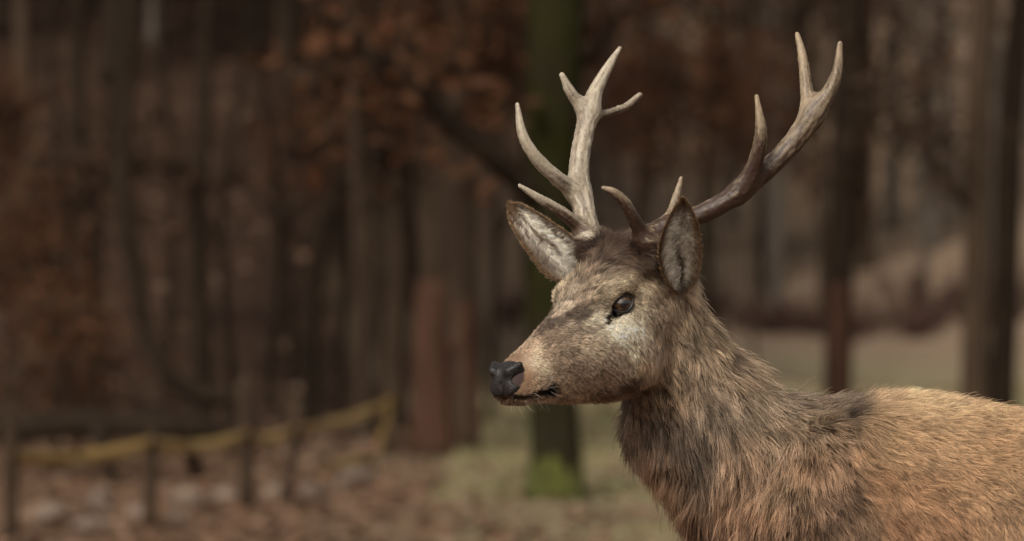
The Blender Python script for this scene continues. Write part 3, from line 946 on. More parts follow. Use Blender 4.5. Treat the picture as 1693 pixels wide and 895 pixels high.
STROKES = [  # dark or pale marks: polyline, half width px, colour, strength
 ([(872,556),(890,546),(925,532),(950,522),(972,517)], 7.5, (58,43,36), 0.72),
 ([(935,522),(960,508),(985,500)], 4.5, (80,60,48), 0.6),
 ([(940,500),(960,486),(982,478)], 3.5, (92,70,56), 0.55), ([(948,474),(975,460),(1010,452)], 4, (92,70,56), 0.6),
 ([(968,450),(990,440),(1020,438)], 4, (78,58,46), 0.6), ([(1030,440),(1055,444),(1066,456)], 4, (88,66,52), 0.5),
 ([(985,488),(1003,476),(1020,472)], 3, (100,78,62), 0.5), ([(925,560),(960,548),(990,540)], 5, (112,90,74), 0.35),
 ([(894,651),(905,648),(913,645)], 7.5, (14,11,9), 1.0),
 ([(838,655),(862,657),(890,650)], 2.6, (40,28,22), 0.9),
 ([(1026,509),(1010,519),(1002,531)], 5.2, (40,29,25), 1.0),
 ([(1016,500),(1024,489),(1040,485),(1053,492),(1057,503)], 3.2, (90,70,54), 0.6),
 ([(985,470),(1008,462),(1030,456)], 5, (120,98,78), 0.5),
 ([(1078,412),(1076,440)], 9, (30,21,17), 0.9),
 ([(962,424),(985,412),(1015,408),(1050,408)], 16, (54,38,29), 0.68),
 ([(992,438),(1015,432),(1045,436)], 8, (66,48,36), 0.6),
 ([(871,606),(874,622),(866,642)], 4.0, (146,104,76), 0.3),
 ([(1030,640),(1046,628)], 8, (72,52,38), 0.5),
 ([(853,669),(866,672)], 3, (60,44,34), 0.5)]
LENS = [(845,590,4),(880,600,6),(870,655,5),(920,610,8),(960,620,10),(1000,620,12),(1050,620,16),(960,655,12),(1010,655,17),(930,550,9),(940,480,11),(980,480,12),(1030,465,7),
 (1030,505,3),(1030,545,7),(1060,505,7),(1080,540,15),(1000,440,18),(970,425,17),(1020,415,20),(1050,415,17),(1090,460,15),(1100,600,26),(1070,660,28),(1130,500,28),(1180,540,34),
 (1130,600,40),(1200,620,48),(1040,700,40),(1120,700,48),(1200,720,54),(1060,780,42),(1150,800,52),(1250,800,54),(1130,870,44),(1280,660,44),(1290,700,48),(1350,670,34),(1350,710,42),(1400,660,28),(1400,690,36),(1330,780,44),
 (1380,850,34),(1330,880,42),(1440,680,30),(1450,760,24),(1550,700,22),(1550,850,21),(1680,700,22),(1680,850,21),(1500,650,25),(1900,850,22),(1390,1300,14),(2200,1300,14),(1700,1110,30),(2280,880,35)]
FLOW = [(850,595,1,-.1),(880,600,1,.05),(870,650,1,.15),(920,610,1,.25),(960,630,1,.5),(1000,620,.9,.6),(1040,600,.7,.8),(1000,655,1,.35),(900,550,1,-.45),(940,520,1,-.4),(980,505,1,-.35),
 (940,480,.8,-.6),(975,480,.9,-.5),(975,450,.7,-.6),(960,430,.5,-.8),(985,415,.9,-.3),(1010,420,1,.05),(1040,420,1,.2),(1000,445,1,-.25),(1030,460,1,-.15),(1055,475,.8,.4),(1015,485,.9,-.5),
 (1060,510,.8,.6),(1030,545,.9,.45),(1080,540,.55,.85),(1090,480,.5,.85),(1100,600,.25,1),(1070,640,.5,.9),(1060,665,.6,.8),(1130,500,.55,.85),(1160,510,.7,.75),(1190,545,.6,.8),(1130,600,.12,1),
 (1180,620,.35,1),(1240,620,.75,.7),(1040,700,.0,1),(1100,700,.1,1),(1160,700,.15,1),(1220,700,.3,1),(1060,770,-.25,1),(1120,800,-.35,1),(1180,800,-.35,1),(1140,870,-.45,1),(1240,800,-.25,1),(1230,870,-.4,1),
 (1260,640,.75,.7),(1300,640,.85,.5),(1300,680,.6,.8),(1300,730,.4,.9),(1340,735,.45,.9),(1300,800,.1,1),(1300,870,-.1,1),(1360,660,.95,.35),(1360,700,.75,.7),(1400,660,1,.15),(1400,700,.85,.6),(1370,760,.55,.85),(1380,850,.4,.95),(1410,780,.7,.75),(1410,860,.6,.85),(1450,670,1,.05),(1450,740,.95,.45),
 (1440,820,.75,.75),(1520,660,1,.0),(1600,655,1,.02),(1680,675,1,.1),(1520,740,1,.35),(1600,740,1,.4),(1680,740,1,.4),(1520,820,.85,.6),(1600,820,.8,.7),(1680,820,.75,.75),(1500,880,.8,.65),(1600,880,.7,.8),(1680,880,.6,.9),
 (1900,850,.9,.5),(1390,1300,0,1),(2200,1300,0,1),(1700,1100,.8,.5),(2280,880,.3,1)]

NOSE_C, NOSE_R = np.array([0.364, 0.0, -0.0530]), np.array([0.046, 0.0480, 0.0310])
def nose_zone(p):
    h = to_head(p)
    q = (h - NOSE_C) / NOSE_R
    return np.linalg.norm(q, axis=1)

def mirrored(p):
    """the matching point of the near side, in photo pixels, and whether it was mirrored"""
    h = to_head(p)
    far = h[:, 1] < 0
    wH = sstep(-0.02, 0.03, torso_sd(p) - head_sd(p, False))
    q = p.copy()
    hm = h.copy(); hm[:, 1] = np.abs(hm[:, 1])
    qm = from_head(hm[:, 0], hm[:, 1], hm[:, 2])
    use = far & (wH > 0.5)
    q[use] = qm[use]
    return pix(q), use, wH

def polydist(q, pts):
    pts = np.asarray(pts, float)
    d = np.full(len(q), 1e9)
    for a, b in zip(pts[:-1], pts[1:]):
        ab = b - a
        t = np.clip(((q - a) @ ab) / (ab @ ab), 0, 1)
        d = np.minimum(d, np.linalg.norm(q - a - t[:, None] * ab, axis=1))
    return d

COAT_L = np.array([[c[0], c[1], *lin(c[2:])] for c in COAT])
def coat_colour(q, p, wH):
    c = shepard(COAT_L, q, 3.4, 9.0)
    wob = (vnoise(p, 90, 3) - 0.5) * 11 + (vnoise(p, 260, 4) - 0.5) * 9
    for pts, w, col, st in STROKES:
        d = polydist(q, pts) + wob * min(1, w / 8)
        a = st * (1 - sstep(w * 0.5, w * 1.5, d)) * (wH > 0.3)
        c = c * (1 - a[:, None]) + lin(col) * a[:, None]
    return c

q, use, wH = mirrored(BV)
und = coat_colour(q, BV, wH)
body = make_obj('body', BV, BF, M_SKIN, stag, origin=STAG_O)
und = und * (0.45 + 0.2 * wH)[:, None]
und[nose_zone(BV) < 0.96] = lin((66, 53, 50))
set_colors(body, 'tint', und)

def add_fur(name, pts, tint, rad, parent):
    """pts N,K,3"""
    N, K = pts.shape[:2]
    cu = bpy.data.hair_curves.new(name)
    cu.add_curves([K] * N)
    cu.attributes['position'].data.foreach_set('vector', pts.astype(F32).ravel())
    r = cu.attributes.get('radius') or cu.attributes.new('radius', 'FLOAT', 'POINT')
    r.data.foreach_set('value', rad.astype(F32).ravel())
    a = cu.attributes.new('tint', 'FLOAT_COLOR', 'POINT')
    c = np.ones((N * K, 4), F32); c[:, :3] = tint.reshape(-1, 3)
    a.data.foreach_set('color', c.ravel())
    cu.materials.append(M_FUR)
    o = bpy.data.objects.new(name, cu); COL.objects.link(o)
    o.parent = parent; o['kind'] = 'stuff'
    return o

def clumps(root, frac, per):
    """index of the clump centre for each root"""
    n = len(root)
    cen = rng.choice(n, max(8, int(n / per)), replace=False)
    kd = kdtree.KDTree(len(cen))
    for i, c in enumerate(cen):
        kd.insert(root[c], i)
    kd.balance()
    return cen[np.array([kd.find(p)[1] for p in root])]

def grow(root, nrm, flow, length, lift, col, rootdark, clump, width, per=9, K=5, jit=0.25, curl=0.25, lock=0.0):
    """hair strands with clumps; returns pts, tint, radius"""
    n = len(root)
    tang = flow - (flow * nrm).sum(1, keepdims=True) * nrm
    tang = norm(tang)
    bit = np.cross(nrm, tang)
    ci = clumps(root, None, per)
    crand = rng.normal(size=(n, 3))
    jd = rng.normal(size=(n, 1)) * jit * 0.5 + crand[ci][:, :1] * jit
    L = length * np.exp(rng.normal(size=n) * 0.16 + crand[ci][:, 1] * 0.12)
    lf = np.radians(lift) * np.exp(rng.normal(size=n) * 0.25 + crand[ci][:, 2] * 0.22)
    t = np.linspace(0, 1, K)
    d = norm(tang + bit * jd)
    # starts steeper, lies down towards the tip
    pts = np.empty((n, K, 3))
    pts[:, 0] = root - nrm * 0.0008
    for k in range(1, K):
        a = lf * (1.7 - 1.1 * t[k])
        a = np.clip(a, 0.02, 1.3)
        wv = bit * (rng.normal(size=(n, 1)) * 0.07)
        step = d * np.cos(a)[:, None] + nrm * np.sin(a)[:, None] + wv
        sag = np.array([0, 0, -1.0]) * (curl * t[k])
        pts[:, k] = pts[:, k - 1] + norm(step + sag) * (L / (K - 1))[:, None]
    off = (root[ci] - root)
    for k in range(1, K):
        w = (clump * t[k] ** 1.3)[:, None] if np.ndim(clump) else clump * t[k] ** 1.3
        pts[:, k] = pts[:, k] + off * w * 0.85
    cv = np.exp(rng.normal(size=n) * 0.14 + rng.normal(size=n)[ci] * 0.33)
    if lock:                                            # locks of many clumps
        c2 = clumps(root, None, per * 7)
        off2 = root[c2] - root
        for k in range(1, K):
            pts[:, k] = pts[:, k] + off2 * (lock * t[k] ** 1.5)
        cv = cv * np.exp(rng.normal(size=n)[c2] * (0.42 if lock > 0.2 else 0.14))
    cv = np.clip(cv, 0.42, 1.55)
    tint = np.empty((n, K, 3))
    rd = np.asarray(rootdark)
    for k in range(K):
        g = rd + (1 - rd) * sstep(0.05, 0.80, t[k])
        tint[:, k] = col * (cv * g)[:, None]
    rad = width[:, None] * (1 - 0.8 * t[None, :] ** 1.5)
    return pts, np.clip(tint, 0.002, 0.9), rad

# ---- sample the coat
v0, v1, v2 = BV[BF[:, 0]], BV[BF[:, 1]], BV[BF[:, 2]]
area = np.linalg.norm(np.cross(v1 - v0, v2 - v0), axis=1) / 2
cen = (v0 + v1 + v2) / 3
fn = norm(np.cross(v1 - v0, v2 - v0))
qc, _, wHc = mirrored(cen)
lenc = shepard([(a, b, c) for a, b, c in LENS], qc, 4, 10)[:, 0]
dens = 8.5e5 * (8.0 / np.maximum(lenc, 5)) ** 0.62
dens *= 1 + 0.6 * wHc + 0.45 * (1 - wHc) * sstep(1380, 1450, qc[:, 0])
pc = pix(cen)
view = norm(np.array([0, 0, CAM_H]) - cen)
facing = (fn * view).sum(1)
dens *= np.where(facing > -0.35, 1.0, 0.22)
dens *= np.where((pc[:, 0] < 1790) & (pc[:, 1] < 990), 1.0, 0.16)
cnt = rng.poisson(area * dens)
fi = np.repeat(np.arange(len(BF)), cnt)
r1, r2 = np.sqrt(rng.random(len(fi))), rng.random(len(fi))
root = v0[fi] * (1 - r1)[:, None] + v1[fi] * (r1 * (1 - r2))[:, None] + v2[fi] * (r1 * r2)[:, None]
# bare skin: nose pad, eye
hr = to_head(root)
eyed = np.sqrt(((hr[:, 0] - EYE_L[0]) / 1.22) ** 2 + (np.abs(hr[:, 1]) - EYE_L[1] - 0.015) ** 2 + (hr[:, 2] - EYE_L[2]) ** 2)
pedi = np.sqrt(hr[:, 0] ** 2 + (np.abs(hr[:, 1]) - 0.066) ** 2 + (hr[:, 2] - 0.012) ** 2)
keep = (nose_zone(root) > 0.97) & (eyed > 0.0165) & (pedi > 0.012) & (root[:, 2] > 0.05)
root = root[keep]
nrm = grad(body_sd, root)
q, use, wH = mirrored(root)
length = shepard([(a, b, c) for a, b, c in LENS], q, 4, 10)[:, 0] / 1000 
length = length * np.where(wH > 0.5, 0.82 + 0.45 * sstep(0.011, 0.017, length) * (q[:, 1] < 470), 1.0)
fl2 = shepard(FLOW, q, 3, 14) * wH[:, None] + shepard(FLOW, q, 2.8, 42) * (1 - wH[:, None])
flow = np.stack([fl2[:, 0], np.zeros(len(root)), -fl2[:, 1]], 1)
# a little into depth so the lie follows the turned head
fh = np.stack([flow @ sW, flow @ lW, flow @ vW], 1); fh[use, 1] *= -1
fh[:, 1] *= np.where(wH > 0.5, sstep(0.0, 0.045, np.abs(hr[keep][:, 1])), 1.0)
flow = fh[:, :1] * sW + fh[:, 1:2] * lW + fh[:, 2:] * vW
wander = (np.stack([vnoise(root, 28, 11), vnoise(root, 28, 12), vnoise(root, 28, 13)], 1) - 0.5)
flow = norm(flow) + wander * 0.75
col = coat_colour(q, root, wH)
# dark short hair where the nose pad ends
nz = 1 - sstep(1.0, 1.38, nose_zone(root) + 0.25 * (vnoise(root, 160, 77) - 0.5))
nz = nz * np.where(hr[keep][:, 2] > -0.045, 0.85, 0.35)
col = col * (1 - nz[:, None]) + lin((52, 36, 29)) * nz[:, None]
length = length * (1 - 0.45 * (1 - sstep(1.0, 1.5, nose_zone(root))))
# mottling, banded hairs
mot = vnoise(root, 55, 21) * 0.6 + vnoise(root, 140, 22) * 0.4
isneck = (1 - wH) * (1 - sstep(1380, 1450, q[:, 0]))
isbody = (1 - wH) * sstep(1380, 1450, q[:, 0])
ma = (0.20 * wH + 0.20 * isneck + 0.14 * isbody) * (1 - 0.8 * (1 - sstep(14, 30, np.hypot(q[:, 0] - 1030, (q[:, 1] - 545) * 1.3))))
col = col * (1 - ma + 2.1 * ma * sstep(0.25, 0.75, mot))[:, None]
col = col ** 1.12 * 1.28
lum = col @ np.array([0.3, 0.6, 0.1])
col = col + (lum[:, None] - col) * (0.24 * wH + 0.30 * isbody + 0.26 * isneck)[:, None]
col = col * (1.0 + 0.30 * isbody + 0.30 * wH + 0.12 * isneck)[:, None] * (np.array([1.01, 1.01, 0.96]) * (1 - isbody[:, None]) + np.array([1.0, 1.03, 0.90]) * isbody[:, None])
nk0 = isneck * (1 - 0.8 * sstep(1290, 1400, q[:, 0]))
dark_h = rng.random(len(root)) < (0.20 * wH + 0.16 * isneck + 0.13 * isbody)
dark_h &= np.hypot(q[:, 0] - 1030, (q[:, 1] - 547) * 1.4) > 26
col[dark_h] *= 0.42
lift = 20 + 6 * nk0 + 2 * isbody - 4 * wH - 4 * (isneck - nk0)
nk = isneck * (1 - 0.75 * sstep(1290, 1400, q[:, 0]))
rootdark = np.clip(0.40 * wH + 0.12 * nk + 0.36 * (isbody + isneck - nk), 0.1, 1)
clump = np.clip(0.28 * wH + 0.80 * isneck + 0.46 * isbody, 0, 0.85)
width = 0.00028 + 0.00020 * isneck + 0.00006 * isbody
width = np.where(length < 0.009, 0.00026, width)
FURK = 1.0
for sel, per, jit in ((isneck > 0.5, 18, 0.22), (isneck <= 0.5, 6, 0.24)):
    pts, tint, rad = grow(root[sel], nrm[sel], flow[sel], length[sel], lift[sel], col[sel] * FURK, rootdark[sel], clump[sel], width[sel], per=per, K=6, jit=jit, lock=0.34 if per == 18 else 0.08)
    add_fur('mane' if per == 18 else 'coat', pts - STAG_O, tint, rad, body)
# whiskers round the lips
hk = to_head(root)
wsel = rng.choice(np.nonzero((hk[:, 0] > 0.285) & (hk[:, 2] < -0.085) & (hk[:, 0] < 0.36))[0], 70, replace=False)
wpts, wt, wr = grow(root[wsel], nrm[wsel], flow[wsel], np.full(70, 0.020), np.full(70, 52.0), np.tile(lin((205, 190, 170)), (70, 1)), 0.8, 0.0, np.full(70, 0.00016), per=8, K=6, jit=0.4, curl=0.5)
add_fur('whiskers', wpts - STAG_O, wt, wr, body)
print('hairs', len(root))

# ---- nose pad
def nose_sd(p):
    h = to_head(p)
    s, l, v = h[:, 0], np.abs(h[:, 1]), h[:, 2]
    d = head_sd(p, True) - 0.0014
    z = (np.linalg.norm((h - NOSE_C) / NOSE_R, axis=1) - 1) * 0.025
    d = smax(d, z, 0.006)
    hh = np.stack([s, l, v], 1)
    rim = seg_sd(hh, (0.354, 0.018, -0.042), (0.335, 0.030, -0.040), 0.0045, 0.0032)   # rim above the nostril
    d = smin(d, rim, 0.014)
    nos = smin(seg_sd(hh, (0.351, 0.028, -0.0610), (0.347, 0.038, -0.0590), 0.0085, 0.0095),
               seg_sd(hh, (0.343, 0.036, -0.054), (0.324, 0.038, -0.0465), 0.0044, 0.0024), 0.004)
    d = smax(d, -nos, 0.004)
    phil = seg_sd(hh, (0.366, 0.0, -0.058), (0.356, 0.0, -0.092), 0.0012, 0.0012)
    return smax(d, -phil, 0.005)
nc = from_head(np.array([0.35]), np.array([0.0]), np.array([-0.062]))[0]
def nose_base(p):
    return head_sd(p, True) - 0.0004
NV, NF = surface_nets(nose_sd, nc - 0.052, nc + 0.052, 0.0016)
NV = project_to(nose_sd, NV, 1, 0.0006)
m = Mat('nose_skin')
at = m.n('ShaderNodeAttribute', attribute_name='tint'); m.color(at.outputs['Color'])
tc = m.n('ShaderNodeTexCoord'); vo = m.n('ShaderNodeTexVoronoi'); vo.inputs['Scale'].default_value = 420
m.l(tc.outputs['Object'], vo.inputs['Vector']); m.bump(vo.outputs['Distance'], 0.6, 0.0012)
m.rough(m.ramp(m.noise(90, 4), [(0.35, (0.32, 0.32, 0.32)), (0.65, (0.6, 0.6, 0.6))])); m.b.inputs['Specular IOR Level'].default_value = 0.33
nose = make_obj('nose', NV, NF, m.m, stag, origin=STAG_O)
hN = to_head(NV); hl = np.abs(hN[:, 1])
nin = np.linalg.norm(np.stack([hN[:, 0] - 0.348, hl - 0.0250, hN[:, 2] + 0.0640], 1), axis=1)
a = (1 - sstep(0.0095, 0.0120, nin))[:, None]
a = a * sstep(0.0, -0.0012, nose_base(NV) )[:, None]
ncol = np.array([0.015, 0.0118, 0.0100]) * (0.8 + 0.5 * vnoise(NV, 120, 5))[:, None]
set_colors(nose, 'tint', ncol * (1 - a) + lin((96, 78, 73)) * a)

# ---- eyes
m = Mat('eye')
tc = m.n('ShaderNodeTexCoord'); sp = m.n('ShaderNodeSeparateXYZ'); m.l(tc.outputs['Object'], sp.inputs[0])
def mth(op, a, b=None):
    n_ = m.n('ShaderNodeMath', operation=op)
    for k, v in enumerate((a, b)):
        if v is None: continue
        if hasattr(v, 'links'): m.l(v, n_.inputs[k])
        else: n_.inputs[k].default_value = v
    return n_.outputs[0]
def ell2(ax, ay):
    return mth('SQRT', mth('ADD', mth('POWER', mth('DIVIDE', sp.outputs[0], ax), 2.0), mth('POWER', mth('DIVIDE', sp.outputs[1], ay), 2.0)))
irn = m.noise(260, 3)
iris = m.ramp(irn, [(0.3, (0.030, 0.013, 0.005)), (0.7, (0.125, 0.058, 0.021))])
rr = ell2(1.0, 1.0)
pup = m.ramp(ell2(0.0100, 0.0064), [(0.88, (1, 1, 1)), (1.08, (0, 0, 0))])
lim = m.ramp(mth('DIVIDE', rr, 0.0165), [(0.80, (0, 0, 0)), (0.98, (1, 1, 1))])
c = m.mix(lim, iris, (0.012, 0.008, 0.006)); c = m.mix(pup, c, (0.004, 0.004, 0.006))
m.color(c); m.rough(0.30); m.b.inputs['Coat Weight'].default_value = 1.0; m.b.inputs['Coat Roughness'].default_value = 0.01; m.b.inputs['Coat IOR'].default_value = 1.6
M_EYE = m.m
m = Mat('eyelid'); m.color(m.ramp(m.noise(300), [(0.3, (0.012, 0.009, 0.008)), (0.7, (0.03, 0.022, 0.018))])); m.rough(0.45)
M_LID = m.m
for side in (1, -1):
    ec = from_head(np.array([EYE_L[0]]), np.array([EYE_L[1] * side]), np.array([EYE_L[2]]))[0]
    az = norm(lW * side * 0.90 + sW * 0.36 + vW * 0.10)
    ax = norm(sW - (sW @ az) * az); ay = np.cross(az, ax)
    R3 = np.stack([ax, ay, az], 1)
    me = bpy.data.meshes.new('eye'); b = bmesh.new()
    bmesh.ops.create_uvsphere(b, u_segments=48, v_segments=24, radius=EYE_R)
    for v in b.verts:                                   # slight bulge of the cornea
        r = math.hypot(v.co.x, v.co.y)
        if v.co.z > 0: v.co.z += 0.0018 * max(0, 1 - (r / 0.014) ** 2)
    b.to_mesh(me); b.free()
    me.polygons.foreach_set('use_smooth', np.ones(len(me.polygons), bool))
    me.materials.append(M_EYE)
    from mathutils import Matrix
    eo = bpy.data.objects.new('eye', me); COL.objects.link(eo); eo.parent = stag
    eo.matrix_local = Matrix.Translation(ec - STAG_O) @ Matrix(R3.tolist()).to_4x4()
    # lids: a band that hugs the ball
    n, kk = 64, 7
    rows = []
    for i in range(n):
        th = 2 * math.pi * i / n
        cx, cy = math.cos(th), math.sin(th)
        if cx > 0: w, hgt = 0.0190, 0.0104 * (1 - 0.50 * cx ** 3)   # pointed front corner
        else: w, hgt = 0.0164, 0.0104 * (1 - 0.25 * abs(cx) ** 3)
        if cy > 0: hgt *= 1.02
        ex, ey = cx * w, cy * hgt - (0.0022 * cx if cx > 0 else 0)
        for k in range(kk):
            g = k / (kk - 1)
            rr_ = math.hypot(ex, ey); ux, uy = ex / rr_, ey / rr_
            r_ = rr_ + 0.0052 * g
            hgtz = EYE_R + (0.0034 if cy > 0 else 0.0022) * math.sin(math.pi * min(1, g * 1.15)) + 0.0003
            z = math.sqrt(max(hgtz ** 2 - min(r_, hgtz * 0.985) ** 2, 0)) - 0.0035 * g * g
            z = max(z, 0.0075 - 0.004 * g)
            rows.append([ux * r_, uy * r_, z])
    fc = [[i * kk + k, ((i + 1) % n) * kk + k, ((i + 1) % n) * kk + k + 1, i * kk + k + 1] for i in range(n) for k in range(kk - 1)]
    make_obj('eyelid', rows, fc, M_LID, eo)
    nl_ = 34
    th = np.linspace(0.15, 0.92, nl_) * math.pi
    b0 = np.array([rows[int(a_ / (2 * math.pi) * n) % n * kk + 1] for a_ in th]) + rng.normal(size=(nl_, 3)) * 0.0003
    dr = norm(np.stack([np.cos(th) * 0.9 - 0.25, np.sin(th) * 0.35, np.full(nl_, 0.75)], 1) + rng.normal(size=(nl_, 3)) * 0.12)
    tt_ = np.linspace(0, 1, 5)
    lp_ = b0[:, None] + dr[:, None] * (0.0085 * tt_)[None, :, None] + np.array([0, 1.0, 0]) * (0.0016 * tt_ ** 2)[None, :, None]
    add_fur('eyelashes', lp_, np.full((nl_, 5, 3), 0.012), np.tile(0.0002 * (1 - 0.7 * tt_), (nl_, 1)), eo)

# ---- ears
def poly_at(pts, n):
    pts = np.asarray(pts, float)
    L = np.r_[0, np.cumsum(np.linalg.norm(np.diff(pts[:, :2], axis=0), axis=1))]
    t = np.linspace(0, L[-1], n)
    out = np.stack([np.interp(t, L, pts[:, k]) for k in range(pts.shape[1])], 1)
    k = np.array([1, 2, 3, 2, 1.]); k /= k.sum()
    for c in range(pts.shape[1]):
        pad = np.r_[2 * out[0, c] - out[2:0:-1, c], out[:, c], 2 * out[-1, c] - out[-2:-4:-1, c]]
        out[:, c] = np.convolve(pad, k, 'valid')
    return out
def build_ear(A, B, back, depth, near):
    nu, nv = 28, 17
    a = poly_at(A, nu); b = poly_at(B, nu)
    a3 = np.array([P(*q) for q in a]); b3 = np.array([P(*q) for q in b])
    back = norm(np.asarray(back, float))
    us = np.linspace(0, 1, nu); vs = np.linspace(-1, 1, nv)
    mid, half = (a3 + b3) / 2, (b3 - a3) / 2
    prof = (1 - us ** 3) ** 0.7
    inner = mid[:, None] + half[:, None] * np.sin(vs * 1.25)[None, :, None] / math.sin(1.25) + \
        back * (depth * prof[:, None] * (1 - np.abs(vs) ** 2.2)[None, :])[..., None]
    th = 0.0035 * (1 - 0.5 * us)[:, None] * (1 - 0.75 * np.abs(vs) ** 4)[None, :]
    outer = inner + back * th[..., None] + back * 0.001
    V = np.concatenate([inner.reshape(-1, 3), outer.reshape(-1, 3)])
    N = nu * nv; F = []
    for i in range(nu - 1):
        for j in range(nv - 1):
            q = [i * nv + j, i * nv + j + 1, (i + 1) * nv + j + 1, (i + 1) * nv + j]
            F.append(q); F.append([x + N for x in q[::-1]])
        for j in (0, nv - 1):
            F.append([i * nv + j, (i + 1) * nv + j, (i + 1) * nv + j + N, i * nv + j + N])
    for i in (0, nu - 1):
        for j in range(nv - 1):
            F.append([i * nv + j, i * nv + j + 1, i * nv + j + 1 + N, i * nv + j + N])
    ear = make_obj('ear', V, F, M_SKIN, stag, origin=STAG_O)
    uu = np.repeat(us, nv); vv = np.tile(vs, nu)
    def colour(u, v, p, inside):
        rim = np.maximum(sstep(0.66, 0.90, np.abs(v)), sstep(0.72, 0.92, u))
        brown = lin((104, 80, 58)); pale = lin((232, 220, 200))
        if not inside:
            return np.tile(lin((140, 112, 84)), (len(u), 1)) * (0.7 + 0.6 * vnoise(p, 80, 31))[:, None]
        streak = vnoise(np.stack([u * 7.0, v * 5.0 + u * 2, u * 0], 1), 1.0, 33 + near)
        dk = sstep(0.56, 0.72, streak) * (0.9 - 0.4 * near)
        if near:
            dk = np.maximum(dk, (1 - sstep(0.05, 0.16, np.abs(v + 0.05 - 0.5 * (u - 0.3) ** 2 + 0.08 * np.sin(u * 17)))) * (1 - sstep(0.40, 0.62, u)) * 0.9)
            rim = np.maximum(rim, sstep(0.45, 0.72, v) * (1 - 0.35 * sstep(0.7, 1, np.abs(v))))
        else:
            dk = np.maximum(dk, sstep(0.25, 0.6, v) * 0.85 * (1 - sstep(.1, .9, np.abs(u - 0.45) * 2)))
        c = pale * (1 - dk[:, None]) + lin((88, 66, 50)) * dk[:, None]
        c = c * (1 - rim[:, None]) + brown * rim[:, None]
        return c
    ci = colour(uu, vv, inner.reshape(-1, 3), True); co_ = colour(uu, vv, outer.reshape(-1, 3), False)
    set_colors(ear, 'tint', np.concatenate([ci, co_]) * 0.6)
    # fur
    for inside, grid, nh in ((True, inner, 7500), (False, outer, 5000)):
        u = rng.random(nh) ** 0.9; v = rng.random(nh) * 2 - 1
        if inside is False:
            e = rng.random(nh) < 0.35
            v[e] = np.sign(v[e]) * (1 - 0.12 * rng.random(e.sum()))
        def samp(u_, v_):
            x = np.clip(u_, 0, 0.999) * (nu - 1); y = np.clip((v_ + 1) / 2, 0, 0.999) * (nv - 1)
            i, j = x.astype(int), y.astype(int); fx, fy = (x - i)[:, None], (y - j)[:, None]
            return grid[i, j] * (1 - fx) * (1 - fy) + grid[i + 1, j] * fx * (1 - fy) + grid[i, j + 1] * (1 - fx) * fy + grid[i + 1, j + 1] * fx * fy
        p0 = samp(u, v)
        du = samp(np.clip(u + 0.02, 0, 1), v) - samp(np.clip(u - 0.02, 0, 1), v)
        dv = samp(u, np.clip(v + 0.05, -1, 1)) - samp(u, np.clip(v - 0.05, -1, 1))
        nn = norm(np.cross(du, dv))
        out = -back if inside else back
        nn *= np.sign((nn * out).sum(1, keepdims=True) + 1e-9)
        rimw = sstep(0.7, 0.95, np.abs(v))
        if inside:
            fl = norm(du) * (0.8 + 0.2 * rimw)[:, None] + norm(dv) * (0.75 * (1 - rimw) * np.where(near, 1, 1) * -np.sign(v) * sstep(0.15, 0.5, np.abs(v)) + 0.5 * rimw * np.sign(v))[:, None]
            L = (0.013 * (1 - 0.45 * u)) * (1 - rimw) + 0.0055 * rimw
            lf = 24.0
        else:
            fl = norm(du) + norm(dv) * (np.sign(v) * rimw * 0.8)[:, None]
            L = np.full(nh, 0.006); lf = 22.0
        c = colour(u, v, p0, inside)
        pts, tint, rad = grow(p0, nn, fl, L, lf, c, np.full(nh, 0.75), 0.5, np.full(nh, 0.00028), per=8, K=5, jit=0.3, curl=0.1)
        add_fur('ear_fur', pts - STAG_O, tint, rad, ear)
    return ear
build_ear([(985,430,.17),(966,408,.165),(950,394,.17),(920,372,.19),(885,350,.21),(858,335,.23),(843,337,.24)],
          [(985,450,.17),(950,466,.165),(915,467,.165),(892,447,.175),(867,410,.19),(848,378,.21),(838,352,.23),(843,337,.24)], (0.30, 0.95, 0.1), 0.030, 0)
build_ear([(1124,487,.07),(1111,481,.055),(1099,463,.03),(1090,436,.015),(1088,412,.0),(1094,388,-.01),(1106,358,-.02),(1119,337,-.025),(1128,328,-.025)],
          [(1126,488,.075),(1141,482,.065),(1153,461,.045),(1159,430,.03),(1159,400,.01),(1151,362,-.01),(1139,336,-.02),(1128,328,-.025)], (0.12, 0.98, 0.0), 0.030, 1)

# ---- antlers
def catmull(pts, per=7):
    pts = np.asarray(pts, float)
    p = np.vstack([2 * pts[0] - pts[1], pts, 2 * pts[-1] - pts[-2]])
    out = []
    for i in range(1, len(p) - 2):
        for t in np.linspace(0, 1, per, endpoint=False):
            a, b, c, d = p[i - 1:i + 3]
            out.append(0.5 * (2 * b + (c - a) * t + (2 * a - 5 * b + 4 * c - d) * t ** 2 + (3 * b - a - 3 * c + d) * t ** 3))
    out.append(pts[-1])
    return np.array(out)
m = Mat('antler_bone')
at = m.n('ShaderNodeAttribute', attribute_name='tint')
m.color(m.mix(0.5, at.outputs['Color'], m.ramp(m.noise(70, 6, 0.7), [(0.3, (0.35, 0.33, 0.30)), (0.7, (1.0, 1.0, 1.0))]), 'MULTIPLY'))
m.rough(0.55); m.bump(m.noise(260, 4, 0.7), 0.35, 0.0012)
M_ANT = m.m
